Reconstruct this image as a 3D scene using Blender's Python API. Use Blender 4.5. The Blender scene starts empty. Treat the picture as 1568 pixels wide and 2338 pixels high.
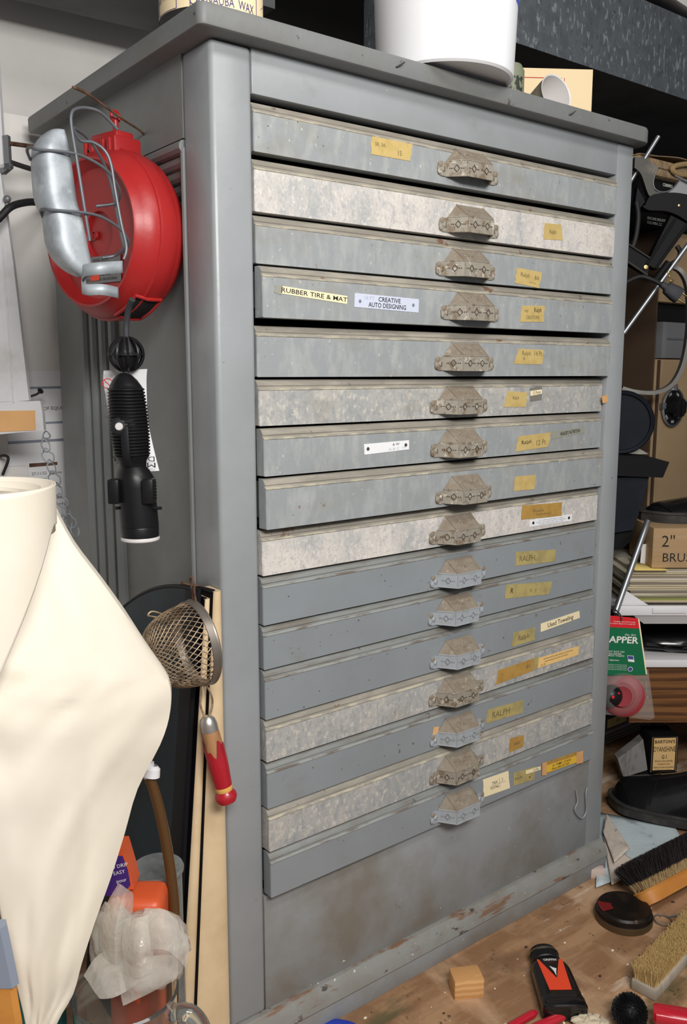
import bpy, bmesh, math, random
from mathutils import Vector as V, Matrix, noise as NZ
random.seed(7)
PI = math.pi
SC = bpy.context.scene
COL = SC.collection
# ---------------------------------------------------------------- camera, world, lights, exposure
cam_d = bpy.data.cameras.new('camera'); CAM = bpy.data.objects.new('camera', cam_d); COL.objects.link(CAM)
CAM.location = (-.576, -1.020, .956)
CAM.rotation_euler = (math.radians(81.0), 0, math.radians(-37.54))
cam_d.sensor_width = 36; cam_d.sensor_height = 36; cam_d.lens = 2005.0/2338*36; cam_d.clip_start = .02
SC.camera = CAM
SC.view_settings.view_transform = 'Standard'; SC.view_settings.look = 'None'
SC.view_settings.exposure = 0.13; SC.view_settings.gamma = 1.0; SC.view_settings.use_curve_mapping = False
wd = bpy.data.worlds.new('world'); SC.world = wd; wd.use_nodes = True
wd.node_tree.nodes['Background'].inputs[0].default_value = (.95, .97, 1.0, 1)
wd.node_tree.nodes['Background'].inputs[1].default_value = .23
def area(name, loc, tgt, sx, sy, w, col=(1, 1, 1)):
    l = bpy.data.lights.new(name, 'AREA'); l.shape = 'RECTANGLE'; l.size = sx; l.size_y = sy; l.energy = w; l.color = col
    o = bpy.data.objects.new(name, l); COL.objects.link(o); o.location = loc
    o.rotation_euler = (V(tgt)-V(loc)).to_track_quat('-Z', 'Y').to_euler(); return o
area('fluorescent_ceiling_light', (-.38, -1.55, 1.62), (.25, 0, .75), 1.0, .30, 32.0, (1, .982, .945))
area('bench_fill_light', (.25, -1.2, 2.15), (.35, -.15, .2), 1.2, .3, 10.5, (1, .98, .95))  # unseen fill lamp, added to brighten the bench
# ---------------------------------------------------------------- materials
def lin(c):
    return tuple(((x/255)/12.92 if x/255 <= .04045 else ((x/255+.055)/1.055)**2.4) for x in c)
MATS = {}
def mat(name, col, rough=.5, metal=0.0, layers=(), bump=0.0, bscale=60, spec=.5, trans=0.0, ior=1.45, alpha=1.0, coat=0.0, bdist=.002):
    """layers: (colour, scale(x,y,z), lo, hi, detail, amount[, kind])  painted over the base by thresholded noise"""
    m = bpy.data.materials.new(name); m.use_nodes = True
    nt = m.node_tree; n = nt.nodes; L = nt.links; b = n['Principled BSDF']
    b.inputs['Roughness'].default_value = rough; b.inputs['Metallic'].default_value = metal
    b.inputs['Specular IOR Level'].default_value = spec
    b.inputs['Transmission Weight'].default_value = trans; b.inputs['IOR'].default_value = ior
    b.inputs['Alpha'].default_value = alpha; b.inputs['Coat Weight'].default_value = coat
    base = lin(col)+(1,)
    b.inputs['Base Color'].default_value = base
    m.diffuse_color = base
    if layers or bump:
        tc = n.new('ShaderNodeTexCoord'); oi = n.new('ShaderNodeObjectInfo')
        mu = n.new('ShaderNodeMath'); mu.operation = 'MULTIPLY'; mu.inputs[1].default_value = 37.0
        L.new(oi.outputs['Random'], mu.inputs[0])
        ad = n.new('ShaderNodeVectorMath'); ad.operation = 'ADD'
        L.new(tc.outputs['Object'], ad.inputs[0]); L.new(mu.outputs[0], ad.inputs[1])
        cur = None
        for i, ly in enumerate(layers):
            c2, sc, lo, hi, det, amt = ly[:6]; kind = ly[6] if len(ly) > 6 else 'noise'
            if not isinstance(sc, tuple): sc = (sc, sc, sc)
            mp = n.new('ShaderNodeMapping'); mp.inputs['Scale'].default_value = sc; mp.inputs['Location'].default_value = (i*3.1, i*1.7, i*5.3)
            L.new(ad.outputs[0], mp.inputs['Vector'])
            if kind == 'voronoi':
                t = n.new('ShaderNodeTexVoronoi'); t.inputs['Scale'].default_value = 1; out = t.outputs['Distance']
            elif kind == 'wave':
                t = n.new('ShaderNodeTexWave'); t.inputs['Scale'].default_value = 1; t.inputs['Distortion'].default_value = det
                t.bands_direction = 'Z'; t.inputs['Detail'].default_value = 3; t.inputs['Detail Scale'].default_value = .8; out = t.outputs['Fac']
            else:
                t = n.new('ShaderNodeTexNoise'); t.inputs['Scale'].default_value = 1; t.inputs['Detail'].default_value = det
                t.inputs['Roughness'].default_value = .6; out = t.outputs['Fac']
            L.new(mp.outputs[0], t.inputs['Vector'])
            mr = n.new('ShaderNodeMapRange'); mr.inputs['From Min'].default_value = lo; mr.inputs['From Max'].default_value = hi
            mr.inputs['To Min'].default_value = 0; mr.inputs['To Max'].default_value = amt
            L.new(out, mr.inputs['Value'])
            mx = n.new('ShaderNodeMix'); mx.data_type = 'RGBA'
            L.new(mr.outputs[0], mx.inputs['Factor'])
            if cur is None: mx.inputs['A'].default_value = base
            else: L.new(cur, mx.inputs['A'])
            mx.inputs['B'].default_value = lin(c2)+(1,)
            cur = mx.outputs['Result']
        if cur is not None: L.new(cur, b.inputs['Base Color'])
        if bump:
            t = n.new('ShaderNodeTexNoise'); t.inputs['Scale'].default_value = bscale; t.inputs['Detail'].default_value = 4
            L.new(ad.outputs[0], t.inputs['Vector'])
            bp = n.new('ShaderNodeBump'); bp.inputs['Strength'].default_value = min(1, bump); bp.inputs['Distance'].default_value = bdist
            L.new(t.outputs['Fac'], bp.inputs['Height']); L.new(bp.outputs[0], b.inputs['Normal'])
    MATS[name] = m
    return m
GREY = (146, 153, 160)
speck = ((60, 58, 55), 150, .70, .74, 2, .8)
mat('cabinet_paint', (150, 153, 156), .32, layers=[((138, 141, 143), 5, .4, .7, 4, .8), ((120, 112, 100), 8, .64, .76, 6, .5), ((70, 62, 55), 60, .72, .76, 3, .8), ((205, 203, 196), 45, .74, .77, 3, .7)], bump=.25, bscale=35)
mat('cabinet_paint_top', (118, 120, 120), .5, layers=[((108, 106, 100), 7, .4, .7, 5, .8), ((70, 55, 45), 55, .69, .73, 3, .8), ((176, 172, 160), 40, .72, .76, 3, .7)], bump=.3, bscale=60)
mat('cabinet_paint_low', (143, 146, 148), .45, layers=[((122, 116, 106), 6, .42, .68, 5, .9), ((115, 82, 52), 17, .69, .74, 5, .7), ((225, 220, 205), 120, .76, .78, 2, .9), ((70, 62, 55), 80, .72, .75, 3, .7)], bump=.3, bscale=40)
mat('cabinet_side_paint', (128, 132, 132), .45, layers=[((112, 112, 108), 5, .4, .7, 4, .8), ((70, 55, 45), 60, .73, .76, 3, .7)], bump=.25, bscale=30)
mat('moulding_worn', (140, 140, 136), .5, layers=[((122, 112, 100), 8, .5, .7, 5, .7), ((124, 86, 56), (10, 24, 70), .58, .64, 5, .8), ((58, 38, 30), (24, 34, 80), .64, .68, 5, .8), ((228, 222, 200), 90, .71, .74, 2, .9)], bump=.3, bscale=60)
mat('drawer_grey', (147, 151, 153), .45, layers=[((168, 170, 168), (70, 70, 26), .46, .70, 5, .75), ((140, 134, 122), (6, 6, 14), .54, .74, 5, .6), ((178, 180, 178), (16, 16, 9), .56, .74, 5, .5), ((206, 203, 190), (170, 170, 90), .685, .72, 3, .85), ((66, 60, 56), 150, .73, .76, 2, .8), ((128, 84, 56), 30, .735, .77, 3, .7)], bump=.2, bscale=90)
mat('drawer_worn', (160, 161, 160), .45, layers=[((186, 181, 174), (17, 17, 10), .40, .66, 6, .85), ((138, 142, 147), (95, 95, 66), .50, .64, 7, .6), ((204, 198, 187), (130, 130, 95), .52, .66, 6, .75), ((140, 132, 116), (9, 9, 14), .58, .74, 5, .6), ((136, 100, 70), 30, .69, .74, 4, .6), ((66, 60, 56), 150, .73, .76, 2, .7), ((148, 146, 143), (300, 300, 220), .54, .62, 3, .45)], bump=.25, bscale=90)
mat('drawer_white', (174, 174, 172), .45, layers=[((212, 205, 198), (13, 13, 9), .34, .58, 6, .95), ((158, 160, 166), (90, 90, 62), .52, .66, 7, .55), ((222, 214, 204), (140, 140, 100), .53, .66, 6, .75), ((158, 148, 132), (9, 9, 14), .60, .76, 5, .6), ((146, 98, 66), 30, .70, .74, 4, .7), ((154, 152, 152), (300, 300, 220), .54, .62, 3, .4)], bump=.25, bscale=90)
mat('drawer_clean', (139, 144, 148), .38, layers=[((131, 135, 138), 6, .4, .7, 4, .8), ((124, 118, 108), (8, 8, 10), .62, .78, 5, .5), ((70, 62, 55), 120, .715, .74, 2, .85), ((120, 90, 70), 70, .74, .77, 2, .8)], bump=.12, bscale=60)
mat('drawer_ledge_dirty', (140, 134, 124), .6, layers=[((165, 158, 146), (14, 60, 60), .45, .65, 4, .8), ((112, 74, 50), 34, .64, .70, 4, .85), ((78, 72, 66), 40, .66, .72, 4, .7)], bump=.2)
mat('drawer_ledge_clean', (132, 134, 132), .55, layers=[((112, 106, 96), (12, 60, 60), .45, .65, 4, .8), ((78, 72, 66), 50, .68, .72, 4, .7)], bump=.2)
mat('worn_edge_glint_cream', (196, 188, 168), .55, layers=[((152, 148, 140), (34, 90, 90), .42, .56, 4, .9)])  # worn cream ridge, with the light it catches painted into the colour
mat('worn_edge_glint_clean', (158, 160, 158), .5, layers=[((112, 96, 84), (20, 80, 80), .48, .60, 4, .8)])  # paler ridge line: highlight put into the colour, plus brown wear
mat('dark_interior', (26, 25, 24), .8)
mat('pull_dust', (140, 129, 115), .75, layers=[((128, 114, 98), 60, .42, .62, 4, .8), ((178, 168, 152), 130, .62, .70, 3, .6)], bump=.3, bscale=150)
mat('pull_paint', (158, 163, 168), .35, layers=[((140, 140, 138), 60, .5, .7, 3, .6)], bump=.15, bscale=120)
mat('pull_brass_worn', (152, 145, 133), .45, .1, layers=[((118, 98, 76), 80, .50, .62, 4, .8), ((200, 193, 178), 100, .60, .68, 3, .8)], bump=.3, bscale=140)
mat('pull_line', (70, 60, 50), .6)
mat('pull_line_clean', (120, 124, 128), .4)
mat('masking_tape', (196, 171, 110), .65, layers=[((182, 156, 94), 60, .45, .65, 4, .7)], bump=.15, bscale=200)
mat('masking_tape_old', (178, 140, 72), .65, layers=[((160, 122, 60), 50, .45, .65, 4, .8)], bump=.15, bscale=200)
mat('masking_tape_dirty', (176, 160, 104), .65, layers=[((150, 136, 92), 40, .45, .65, 4, .8)], bump=.15, bscale=200)
mat('paper_cream', (240, 224, 184), .7)
mat('paper_manila', (232, 192, 124), .7)
mat('paper_white', (232, 232, 234), .65)
mat('paper_lilac', (200, 205, 222), .6)
mat('sticker_yellow', (226, 182, 60), .5)
mat('ink_black', (28, 26, 26), .6)
mat('ink_pencil', (112, 98, 66), .7)
mat('ink_grey', (120, 126, 140), .7)
mat('ink_faint', (176, 180, 196), .7)
mat('clear_tape', (150, 150, 138), .3)
mat('dark_room_shade', (36, 34, 33), .9)  # near-black room shell; on the rear wall it is painted shade
mat('white_wall', (230, 226, 222), .75, layers=[((214, 210, 206), 4, .4, .7, 5, .7), ((90, 84, 80), 45, .76, .78, 2, .8)], bump=.4, bscale=25)
mat('galvanised', (122, 128, 134), .45, .45, layers=[((102, 108, 114), 40, .42, .62, 3, .6), ((172, 180, 186), (105, 105, 44), .585, .64, 2, .85), ((84, 90, 96), (80, 80, 34), .60, .68, 2, .6)], bump=.1)
mat('duct_shaded', (104, 106, 108), .6, .2, layers=[((80, 80, 80), 7, .4, .7, 4, .8)])  # darker copy of the duct steel, underside shade put into the colour
mat('bench_wood', (174, 136, 102), .6, layers=[((136, 100, 70), (5, 26, 10), .40, .56, 7, .8), ((196, 162, 130), (9, 4, 6), .50, .64, 6, .85), ((122, 90, 64), 8, .53, .66, 6, .7), ((84, 82, 54), (3.0, 8, 6), .57, .64, 6, .8), ((224, 206, 188), (3.0, 16, 6), .61, .68, 6, .75), ((62, 46, 36), 60, .69, .73, 3, .8), ((88, 62, 46), 24, .64, .70, 5, .6)], bump=.4, bscale=45)
mat('white_paint', (216, 216, 218), .55, layers=[((190, 188, 184), 14, .48, .68, 5, .7), ((120, 104, 88), 30, .70, .76, 4, .7)], bump=.25, bscale=50)
mat('bucket_plastic', (236, 236, 240), .35)
mat('blue_ink', (58, 76, 168), .5)
mat('can_label', (236, 216, 176), .6)
mat('purple_ink', (84, 70, 120), .6)
mat('can_metal_dark', (44, 44, 42), .6, .3)
mat('carton_cream', (238, 214, 172), .75)
mat('red_ink', (188, 62, 58), .7)
mat('green_mottle', (132, 138, 116), .6, layers=[((38, 42, 38), (60, 60, 40), .52, .56, 2, .9)])
mat('enamel_white', (214, 210, 208), .35)
mat('enamel_speckle', (150, 140, 122), .5, layers=[((30, 28, 26), 90, .62, .66, 2, .95)])
mat('red_plastic', (166, 38, 38), .36, layers=[((152, 33, 35), 6, .4, .7, 3, .7)], bump=.08, bscale=120)
mat('red_plastic_dull', (170, 40, 44), .5)
mat('zinc_steel', (172, 178, 184), .5, .25, layers=[((138, 144, 150), 22, .42, .60, 5, .85), ((200, 205, 210), 34, .56, .68, 4, .7)], bump=.35, bscale=26)
mat('wire_steel', (104, 107, 112), .5, .5)
mat('wire_grey', (112, 114, 118), .45, .4)
mat('rusty_iron', (112, 84, 66), .7, .3, layers=[((70, 50, 40), 60, .45, .62, 4, .9)], bump=.3)
mat('dark_iron', (64, 62, 62), .5, .5)
mat('chrome', (160, 162, 166), .38, .85)
mat('black_plastic', (22, 22, 24), .36, spec=.35)
mat('black_rubber', (30, 30, 32), .6)
mat('cord_grey', (56, 57, 61), .6, spec=.3)
mat('tan_patch', (222, 172, 116), .6, layers=[((200, 150, 98), 20, .45, .65, 4, .6)])
mat('cream_vinyl', (236, 227, 211), .55, layers=[((226, 215, 196), 6, .42, .66, 4, .6), ((150, 140, 126), 34, .76, .78, 3, .6)], bump=.2, bscale=14)
mat('mesh_wire', (172, 150, 124), .5, .5, layers=[((96, 78, 60), 60, .45, .6, 4, .8)])
mat('tin_rim', (140, 132, 124), .42, .7)
mat('ferrule_steel', (190, 184, 176), .35, .8)
mat('red_wood', (172, 30, 42), .35, layers=[((140, 26, 36), 12, .5, .7, 4, .7)], coat=.3)
mat('bare_wood', (170, 124, 84), .6, layers=[((126, 90, 62), (50, 50, 12), .45, .62, 4, .8)])
mat('yellow_band', (226, 176, 92), .5)
mat('teal_enamel', (16, 40, 50), .4, layers=[((10, 22, 30), 8, .42, .66, 4, .9)], spec=.25)
mat('black_enamel', (16, 16, 20), .5, spec=.25)
mat('cream_enamel', (226, 200, 162), .35, layers=[((204, 178, 140), 10, .45, .65, 4, .7), ((156, 104, 52), 16, .66, .74, 5, .7), ((66, 44, 30), 60, .74, .77, 3, .9)])
mat('amber_hose', (96, 66, 36), .22, trans=.25)
mat('orange_plastic', (208, 88, 48), .4)
mat('purple_label', (62, 34, 108), .45)
mat('dusty_glass', (128, 132, 132), .3, trans=.15, layers=[((96, 98, 96), 40, .42, .62, 4, .7)])
mat('black_cast', (18, 18, 20), .62, spec=.22)
mat('clear_glass', (232, 240, 240), .05, trans=.96, ior=1.46)
mat('clear_film', (224, 219, 208), .07, trans=.3, ior=1.25, alpha=.55, spec=1.0, bump=1.0, bscale=34, bdist=.007)
mat('clear_blister', (205, 200, 196), .12, trans=.3, ior=1.2, alpha=.20, spec=.9)
mat('teal_plastic', (56, 140, 138), .4)
mat('blue_grey_paint', (140, 148, 164), .5, layers=[((128, 104, 60), 12, .58, .68, 4, .8)])
mat('orange_wood', (206, 140, 66), .5, layers=[((190, 122, 54), (9, 9, 30), .42, .64, 4, .8)])
mat('tan_metal', (150, 126, 96), .55, layers=[((138, 115, 86), 5, .42, .66, 4, .7)])
mat('brown_and_shade', (74, 58, 46), .7, spec=.2)  # brown boards; on the oven side also its shade, put in the colour
mat('grey_metal', (124, 124, 126), .45, .4)
mat('black_card', (20, 20, 22), .7, spec=.2)
mat('white_ink', (228, 226, 220), .6)
mat('burlap', (158, 134, 104), .95, layers=[((126, 104, 78), 110, .42, .60, 3, .9)], bump=1, bscale=260)
mat('burlap_edge', (158, 132, 92), .9)
mat('steel_strap', (118, 115, 112), .5, .4, layers=[((100, 96, 92), 14, .45, .65, 4, .7)])
mat('brass', (196, 172, 116), .35, .8)
mat('cast_aluminium', (70, 68, 64), .5, .35, layers=[((116, 110, 100), 16, .54, .70, 4, .7)])
mat('navy_rubber', (24, 28, 36), .65, layers=[((34, 38, 48), 10, .45, .65, 4, .7)], spec=.2)
mat('black_leather', (20, 20, 22), .24, layers=[((34, 33, 34), 14, .5, .68, 4, .7)], bump=.25, bscale=45, coat=.4)
mat('sole_rubber', (48, 46, 44), .6, layers=[((78, 74, 70), 18, .5, .68, 4, .8)])
mat('cardboard', (176, 146, 110), .8, layers=[((164, 134, 98), (4, 4, 60), .45, .6, 3, .6)])
mat('yellow_paper', (226, 200, 120), .7)
mat('magazine_edge', (200, 190, 168), .7, layers=[((172, 158, 134), (3, 3, 300), .48, .60, 2, .7), ((224, 218, 202), (3, 3, 240), .55, .62, 2, .8)])
mat('magazine_green', (150, 156, 90), .6)
mat('magazine_dark', (150, 140, 128), .6)
mat('white_plastic', (226, 224, 226), .4)
mat('wood_grain_panel', (122, 80, 42), .5, layers=[((70, 40, 20), (1.5, 1.5, 17), .50, .80, 7, .85, 'wave'), ((92, 58, 30), (5, 5, 110), .48, .66, 4, .8), ((140, 94, 52), (3, 3, 40), .55, .72, 3, .7)])
mat('card_green', (14, 104, 66), .4)
mat('card_red', (214, 34, 42), .4)
mat('card_blue', (60, 70, 140), .5)
mat('dull_red_rubber', (148, 46, 54), .5)
mat('old_grey_steel', (126, 122, 116), .6, layers=[((104, 98, 90), 5, .42, .66, 4, .8), ((84, 78, 72), 40, .70, .74, 3, .7)])
mat('matchbox_grey', (140, 136, 134), .65, layers=[((116, 112, 108), (90, 20, 20), .5, .6, 2, .8)])
mat('tan_label', (228, 188, 128), .6)
mat('blue_cloth', (202, 214, 218), .85, layers=[((178, 194, 200), 16, .45, .66, 4, .7), ((84, 92, 98), 11, .60, .74, 5, .8)], bump=.3, bscale=200)
mat('suede_cloth', (216, 203, 190), .9, layers=[((182, 160, 142), 18, .52, .68, 5, .8), ((92, 74, 64), 40, .68, .74, 3, .8)], bump=.3, bscale=200)
mat('eraser_pink', (206, 186, 176), .8)
mat('bristle_dark', (34, 27, 29), .7)
mat('bristle_tan', (172, 146, 104), .7)
mat('bristle_pale', (206, 176, 118), .7)
mat('bristle_black', (16, 16, 19), .6)
mat('grey_wood', (176, 166, 152), .7, layers=[((150, 140, 126), (40, 10, 10), .45, .62, 4, .8)])
mat('tin_dark', (52, 42, 36), .42, .4, layers=[((30, 26, 24), 24, .42, .58, 5, .9), ((142, 106, 82), 30, .66, .72, 4, .7)], bump=.3, bscale=90)
mat('tin_red', (128, 34, 32), .45, .2)
mat('tin_brown', (92, 74, 52), .45, .4)
mat('pine_block', (222, 174, 118), .65, layers=[((200, 146, 90), (12, 90, 30), .45, .60, 3, .8, 'wave')])
mat('blue_plastic', (40, 64, 176), .4)
mat('red_handle', (190, 34, 50), .3, coat=.4)
mat('bottle_black', (20, 18, 19), .18, coat=.3)
mat('label_orange', (232, 74, 42), .45)
mat('crumb_pale', (232, 222, 196), .8)
mat('crumb_dark', (60, 48, 40), .8)
mat('crumpled_paper', (206, 192, 168), .8)
# ---------------------------------------------------------------- mesh building
class MB:
    def __init__(s): s.v = []; s.f = []; s.m = []
    def add(s, vs, fs, m=0):
        o = len(s.v); s.v += [V(p) for p in vs]; s.f += [[o+i for i in f] for f in fs]; s.m += [m]*len(fs); return s
    def hexa(s, p, m=0):            # p: 4 bottom ccw, 4 top ccw
        return s.add(p, [(3, 2, 1, 0), (4, 5, 6, 7), (0, 1, 5, 4), (1, 2, 6, 5), (2, 3, 7, 6), (3, 0, 4, 7)], m)
    def box(s, lo, hi, m=0, bev=0, X=None, seg=2):
        lo = V(lo); hi = V(hi)
        p = [V((x, y, z)) for z in (lo.z, hi.z) for x, y in ((lo.x, lo.y), (hi.x, lo.y), (hi.x, hi.y), (lo.x, hi.y))]
        if not bev: return s.hexa([X @ q for q in p] if X else p, m)
        bm = bmesh.new(); vs = [bm.verts.new(q) for q in p]
        for f in ((3, 2, 1, 0), (4, 5, 6, 7), (0, 1, 5, 4), (1, 2, 6, 5), (2, 3, 7, 6), (3, 0, 4, 7)): bm.faces.new([vs[i] for i in f])
        bmesh.ops.bevel(bm, geom=bm.edges[:], offset=bev, segments=seg, affect='EDGES', profile=.5)
        bm.verts.ensure_lookup_table(); bm.verts.index_update()
        s.add([(X @ v.co) if X else v.co.copy() for v in bm.verts], [[v.index for v in f.verts] for f in bm.faces], m); bm.free(); return s
    def prism(s, poly, vec, m=0, mside=None):
        n = len(poly); vec = V(vec); a = [V(p) for p in poly]
        s.add(a+[p+vec for p in a], [list(range(n))[::-1], list(range(n, 2*n))], m)
        o = len(s.v)-2*n
        for i in range(n):
            j = (i+1) % n; s.f.append([o+i, o+j, o+n+j, o+n+i]); s.m.append(m if mside is None else (mside[i] if isinstance(mside, (list, tuple)) else mside))
        return s
    def tube(s, pts, r, m=0, n=8, closed=False, cap=True):
        pts = [V(p) for p in pts]; k = len(pts); rr = r if isinstance(r, (list, tuple)) else [r]*k
        up = None; vs = []
        for i in range(k):
            if closed: t = pts[(i+1) % k]-pts[i-1]
            else: t = pts[min(i+1, k-1)]-pts[max(i-1, 0)]
            if t.length < 1e-9: t = V((0, 0, 1))
            t.normalize()
            if up is None:
                up = V((0, 0, 1)) if abs(t.z) < .9 else V((1, 0, 0))
            up = (up-t*up.dot(t))
            if up.length < 1e-3: up = V((0, 1, 0)) if abs(t.y) < .9 else V((1, 0, 0)); up = up-t*up.dot(t)
            up.normalize(); w = t.cross(up)
            for a in range(n):
                c = 2*PI*a/n; vs.append(pts[i]+(up*math.cos(c)+w*math.sin(c))*rr[i])
        fs = []
        for i in range(k if closed else k-1):
            j = (i+1) % k
            for a in range(n):
                b = (a+1) % n; fs.append((i*n+a, i*n+b, j*n+b, j*n+a))
        if cap and not closed: fs += [list(range(n))[::-1], list(range((k-1)*n, k*n))]
        return s.add(vs, fs, m)
    def lathe(s, prof, o=(0, 0, 0), ax=(0, 0, 1), n=40, m=0, ms=None, sx=1.0, cap=False, a0=0, a1=2*PI, ref=None):
        """prof: (radius, height) along axis"""
        o = V(o); ax = V(ax).normalized(); u = V(ref) if ref else (V((1, 0, 0)) if abs(ax.x) < .9 else V((0, 1, 0)))
        u = (u-ax*u.dot(ax)).normalized(); w = ax.cross(u); full = abs(a1-a0-2*PI) < 1e-6
        cols = n if full else n+1; vs = []
        for r, h in prof:
            for a in range(cols):
                c = a0+(a1-a0)*a/n; vs.append(o+ax*h+u*(r*math.cos(c))+w*(r*math.sin(c)*sx))
        off = len(s.v); s.v += vs
        for i in range(len(prof)-1):
            for a in range(n):
                b = (a+1) % cols; s.f.append([off+i*cols+a, off+i*cols+b, off+(i+1)*cols+b, off+(i+1)*cols+a]); s.m.append(ms[i] if ms else m)
        if cap:
            s.f.append([off+a for a in range(cols)][::-1]); s.m.append(ms[0] if ms else m)
            s.f.append([off+(len(prof)-1)*cols+a for a in range(cols)]); s.m.append(ms[-1] if ms else m)
        return s
    def grid(s, rows, m=0, closed=False):
        R = len(rows); c = len(rows[0]); vs = [p for r in rows for p in r]
        fs = [(i*c+j, i*c+(j+1) % c, (i+1)*c+(j+1) % c, (i+1)*c+j) for i in range(R-1) for j in range(c if closed else c-1)]
        return s.add(vs, fs, m)
    def ball(s, o, r, m=0, n=12, X=None):
        r = V((r, r, r)) if not isinstance(r, (tuple, list, V)) else V(r); o = V(o); rows = []
        for i in range(n+1):
            t = PI*i/n; rr = []
            for j in range(2*n):
                a = PI*j/n; q = V((r.x*math.sin(t)*math.cos(a), r.y*math.sin(t)*math.sin(a), r.z*math.cos(t))); rr.append(o+(X @ q if X else q))
            rows.append(rr)
        return s.grid(rows, m, True)
    def text(s, t, o, right, up, h, m=1, align='CENTER', bold=0.0, wrap=None, squash=1.0, width=None):
        me = text_mesh(t, bold*.45); right = V(right).normalized(); up = V(up); up = (up-right*up.dot(right)).normalized(); o = V(o)
        if not me[0]: return s
        xs = [p[0] for p in me[0]]; w = max(xs)-min(xs); k = h/.7
        kx = k*squash if width is None else width/max(w, 1e-6)
        x0 = min(xs)+{'CENTER': w/2, 'LEFT': 0, 'RIGHT': w}[align]
        if wrap: vs = [wrap((p[0]-x0)*kx, p[1]*k) for p in me[0]]
        else: vs = [o+right*((p[0]-x0)*kx)+up*((p[1]-.35)*k) for p in me[0]]
        return s.add(vs, me[1], m)
_TX = {}
def text_mesh(t, bold=0.0):
    if (t, bold) in _TX: return _TX[(t, bold)]
    c = bpy.data.curves.new('lettering', 'FONT'); c.body = t; c.size = 1; c.offset = bold; c.resolution_u = 2; c.fill_mode = 'FRONT'
    o = bpy.data.objects.new('lettering', c); COL.objects.link(o); bpy.context.view_layer.update()
    me = o.to_mesh(); r = ([tuple(v.co) for v in me.vertices], [tuple(p.vertices) for p in me.polygons]); o.to_mesh_clear()
    bpy.data.objects.remove(o); bpy.data.curves.remove(c)
    _TX[(t, bold)] = r; return r
def world_base(o):
    b = V((0, 0, 0))
    while o is not None: b = b+V(o.location); o = o.parent
    return b
def ob(name, mb, mats, parent=None, label=None, cat=None, group=None, kind=None, sharp=32, solid=0, sub=0):
    if isinstance(mats, str): mats = [mats]
    base = world_base(parent)
    me = bpy.data.meshes.new(name)
    if parent is None:
        xs = [p.x for p in mb.v]; ys = [p.y for p in mb.v]; zs = [p.z for p in mb.v]
        base = V(((min(xs)+max(xs))/2, (min(ys)+max(ys))/2, min(zs)))
    me.from_pydata([tuple(p-base) for p in mb.v], [], mb.f)
    for q in mats: me.materials.append(MATS[q])
    me.polygons.foreach_set('material_index', mb.m)
    bm = bmesh.new(); bm.from_mesh(me); bmesh.ops.remove_doubles(bm, verts=bm.verts[:], dist=1e-6); bmesh.ops.recalc_face_normals(bm, faces=bm.faces[:]); bm.to_mesh(me); bm.free()
    if sharp:
        me.shade_smooth(); me.set_sharp_from_angle(angle=math.radians(sharp))
    o = bpy.data.objects.new(name, me); COL.objects.link(o); o.parent = parent
    if parent is None: o.location = base
    if solid:
        md = o.modifiers.new('thickness', 'SOLIDIFY'); md.thickness = solid; md.offset = 0
    if sub:
        md = o.modifiers.new('smooth', 'SUBSURF'); md.levels = sub; md.render_levels = sub
    tag(o, label, cat, group, kind); return o
def tag(o, label=None, cat=None, group=None, kind=None):
    if label: o['label'] = label
    if cat: o['category'] = cat
    if group: o['group'] = group
    if kind: o['kind'] = kind
    return o
def thing(name, label, cat, loc, group=None):
    o = bpy.data.objects.new(name, None); o.empty_display_size = .03; COL.objects.link(o); o.location = loc
    return tag(o, label, cat, group)
def lerp(a, b, t): return V(a)*(1-t)+V(b)*t
def curve(pts, k=6):               # Catmull-Rom
    p = [V(q) for q in pts]; out = []
    for i in range(len(p)-1):
        a = p[max(i-1, 0)]; b = p[i]; c = p[i+1]; d = p[min(i+2, len(p)-1)]
        for j in range(k):
            t = j/k; out.append(.5*((2*b)+(c-a)*t+(2*a-5*b+4*c-d)*t*t+(3*b-3*c+d-a)*t**3))
    return out+[p[-1]]
def frame(o, x, y, z): return Matrix(((x[0], y[0], z[0], o[0]), (x[1], y[1], z[1], o[1]), (x[2], y[2], z[2], o[2]), (0, 0, 0, 1)))
RT = V((.793, -.6093, 0)); FW = V((.6093, .793, 0)); UP = V((0, 0, 1))   # the side shelf stands at this angle to the cabinet
def rot(o, deg): a = math.radians(deg); return frame(V(o), (math.cos(a), math.sin(a), 0), (-math.sin(a), math.cos(a), 0), (0, 0, 1))
# ---------------------------------------------------------------- setting
BZ = -.062
def structure(name, lo, hi, mats, **k): return ob(name, MB().box(lo, hi, **k), mats, kind='structure')
structure('wall_back', (-2.6, .625, -.95), (.70, .70, 1.404), 'white_wall')
structure('wall_back_upper', (-2.6, .84, 1.30), (.36, .90, 2.3), 'white_wall')
structure('wall_back_shade', (.36, 1.16, -.95), (4.2, 1.22, 2.3), 'dark_room_shade')  # shade below the duct, painted as a near-black wall colour
structure('floor', (-2.6, -3.2, -1.0), (4.2, 1.22, -.95), 'dark_room_shade')
structure('ceiling', (-2.6, -2.4, 2.30), (4.2, 1.22, 2.36), 'dark_room_shade')
structure('wall_right', (4.14, -2.4, -.95), (4.2, 1.16, 2.30), 'dark_room_shade')
structure('trim_1', (.36, .84, 1.2), (.40, 1.16, 2.3), 'dark_room_shade')
dm = MB()
dm.box((.81, .30, 1.628), (2.6, .304, 1.812), 0); dm.box((.81, .304, 1.628), (2.6, .70, 1.632), 1)
dm.box((.81, .304, 1.808), (2.6, .70, 1.812), 0); dm.box((.81, .696, 1.632), (2.6, .70, 1.808), 1); dm.box((.806, .30, 1.628), (.81, .70, 1.812), 0)
duct = ob('air_duct', dm, ['galvanised', 'duct_shaded'], None, 'spangled galvanised steel air duct running above the cabinet', 'duct')
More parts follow.
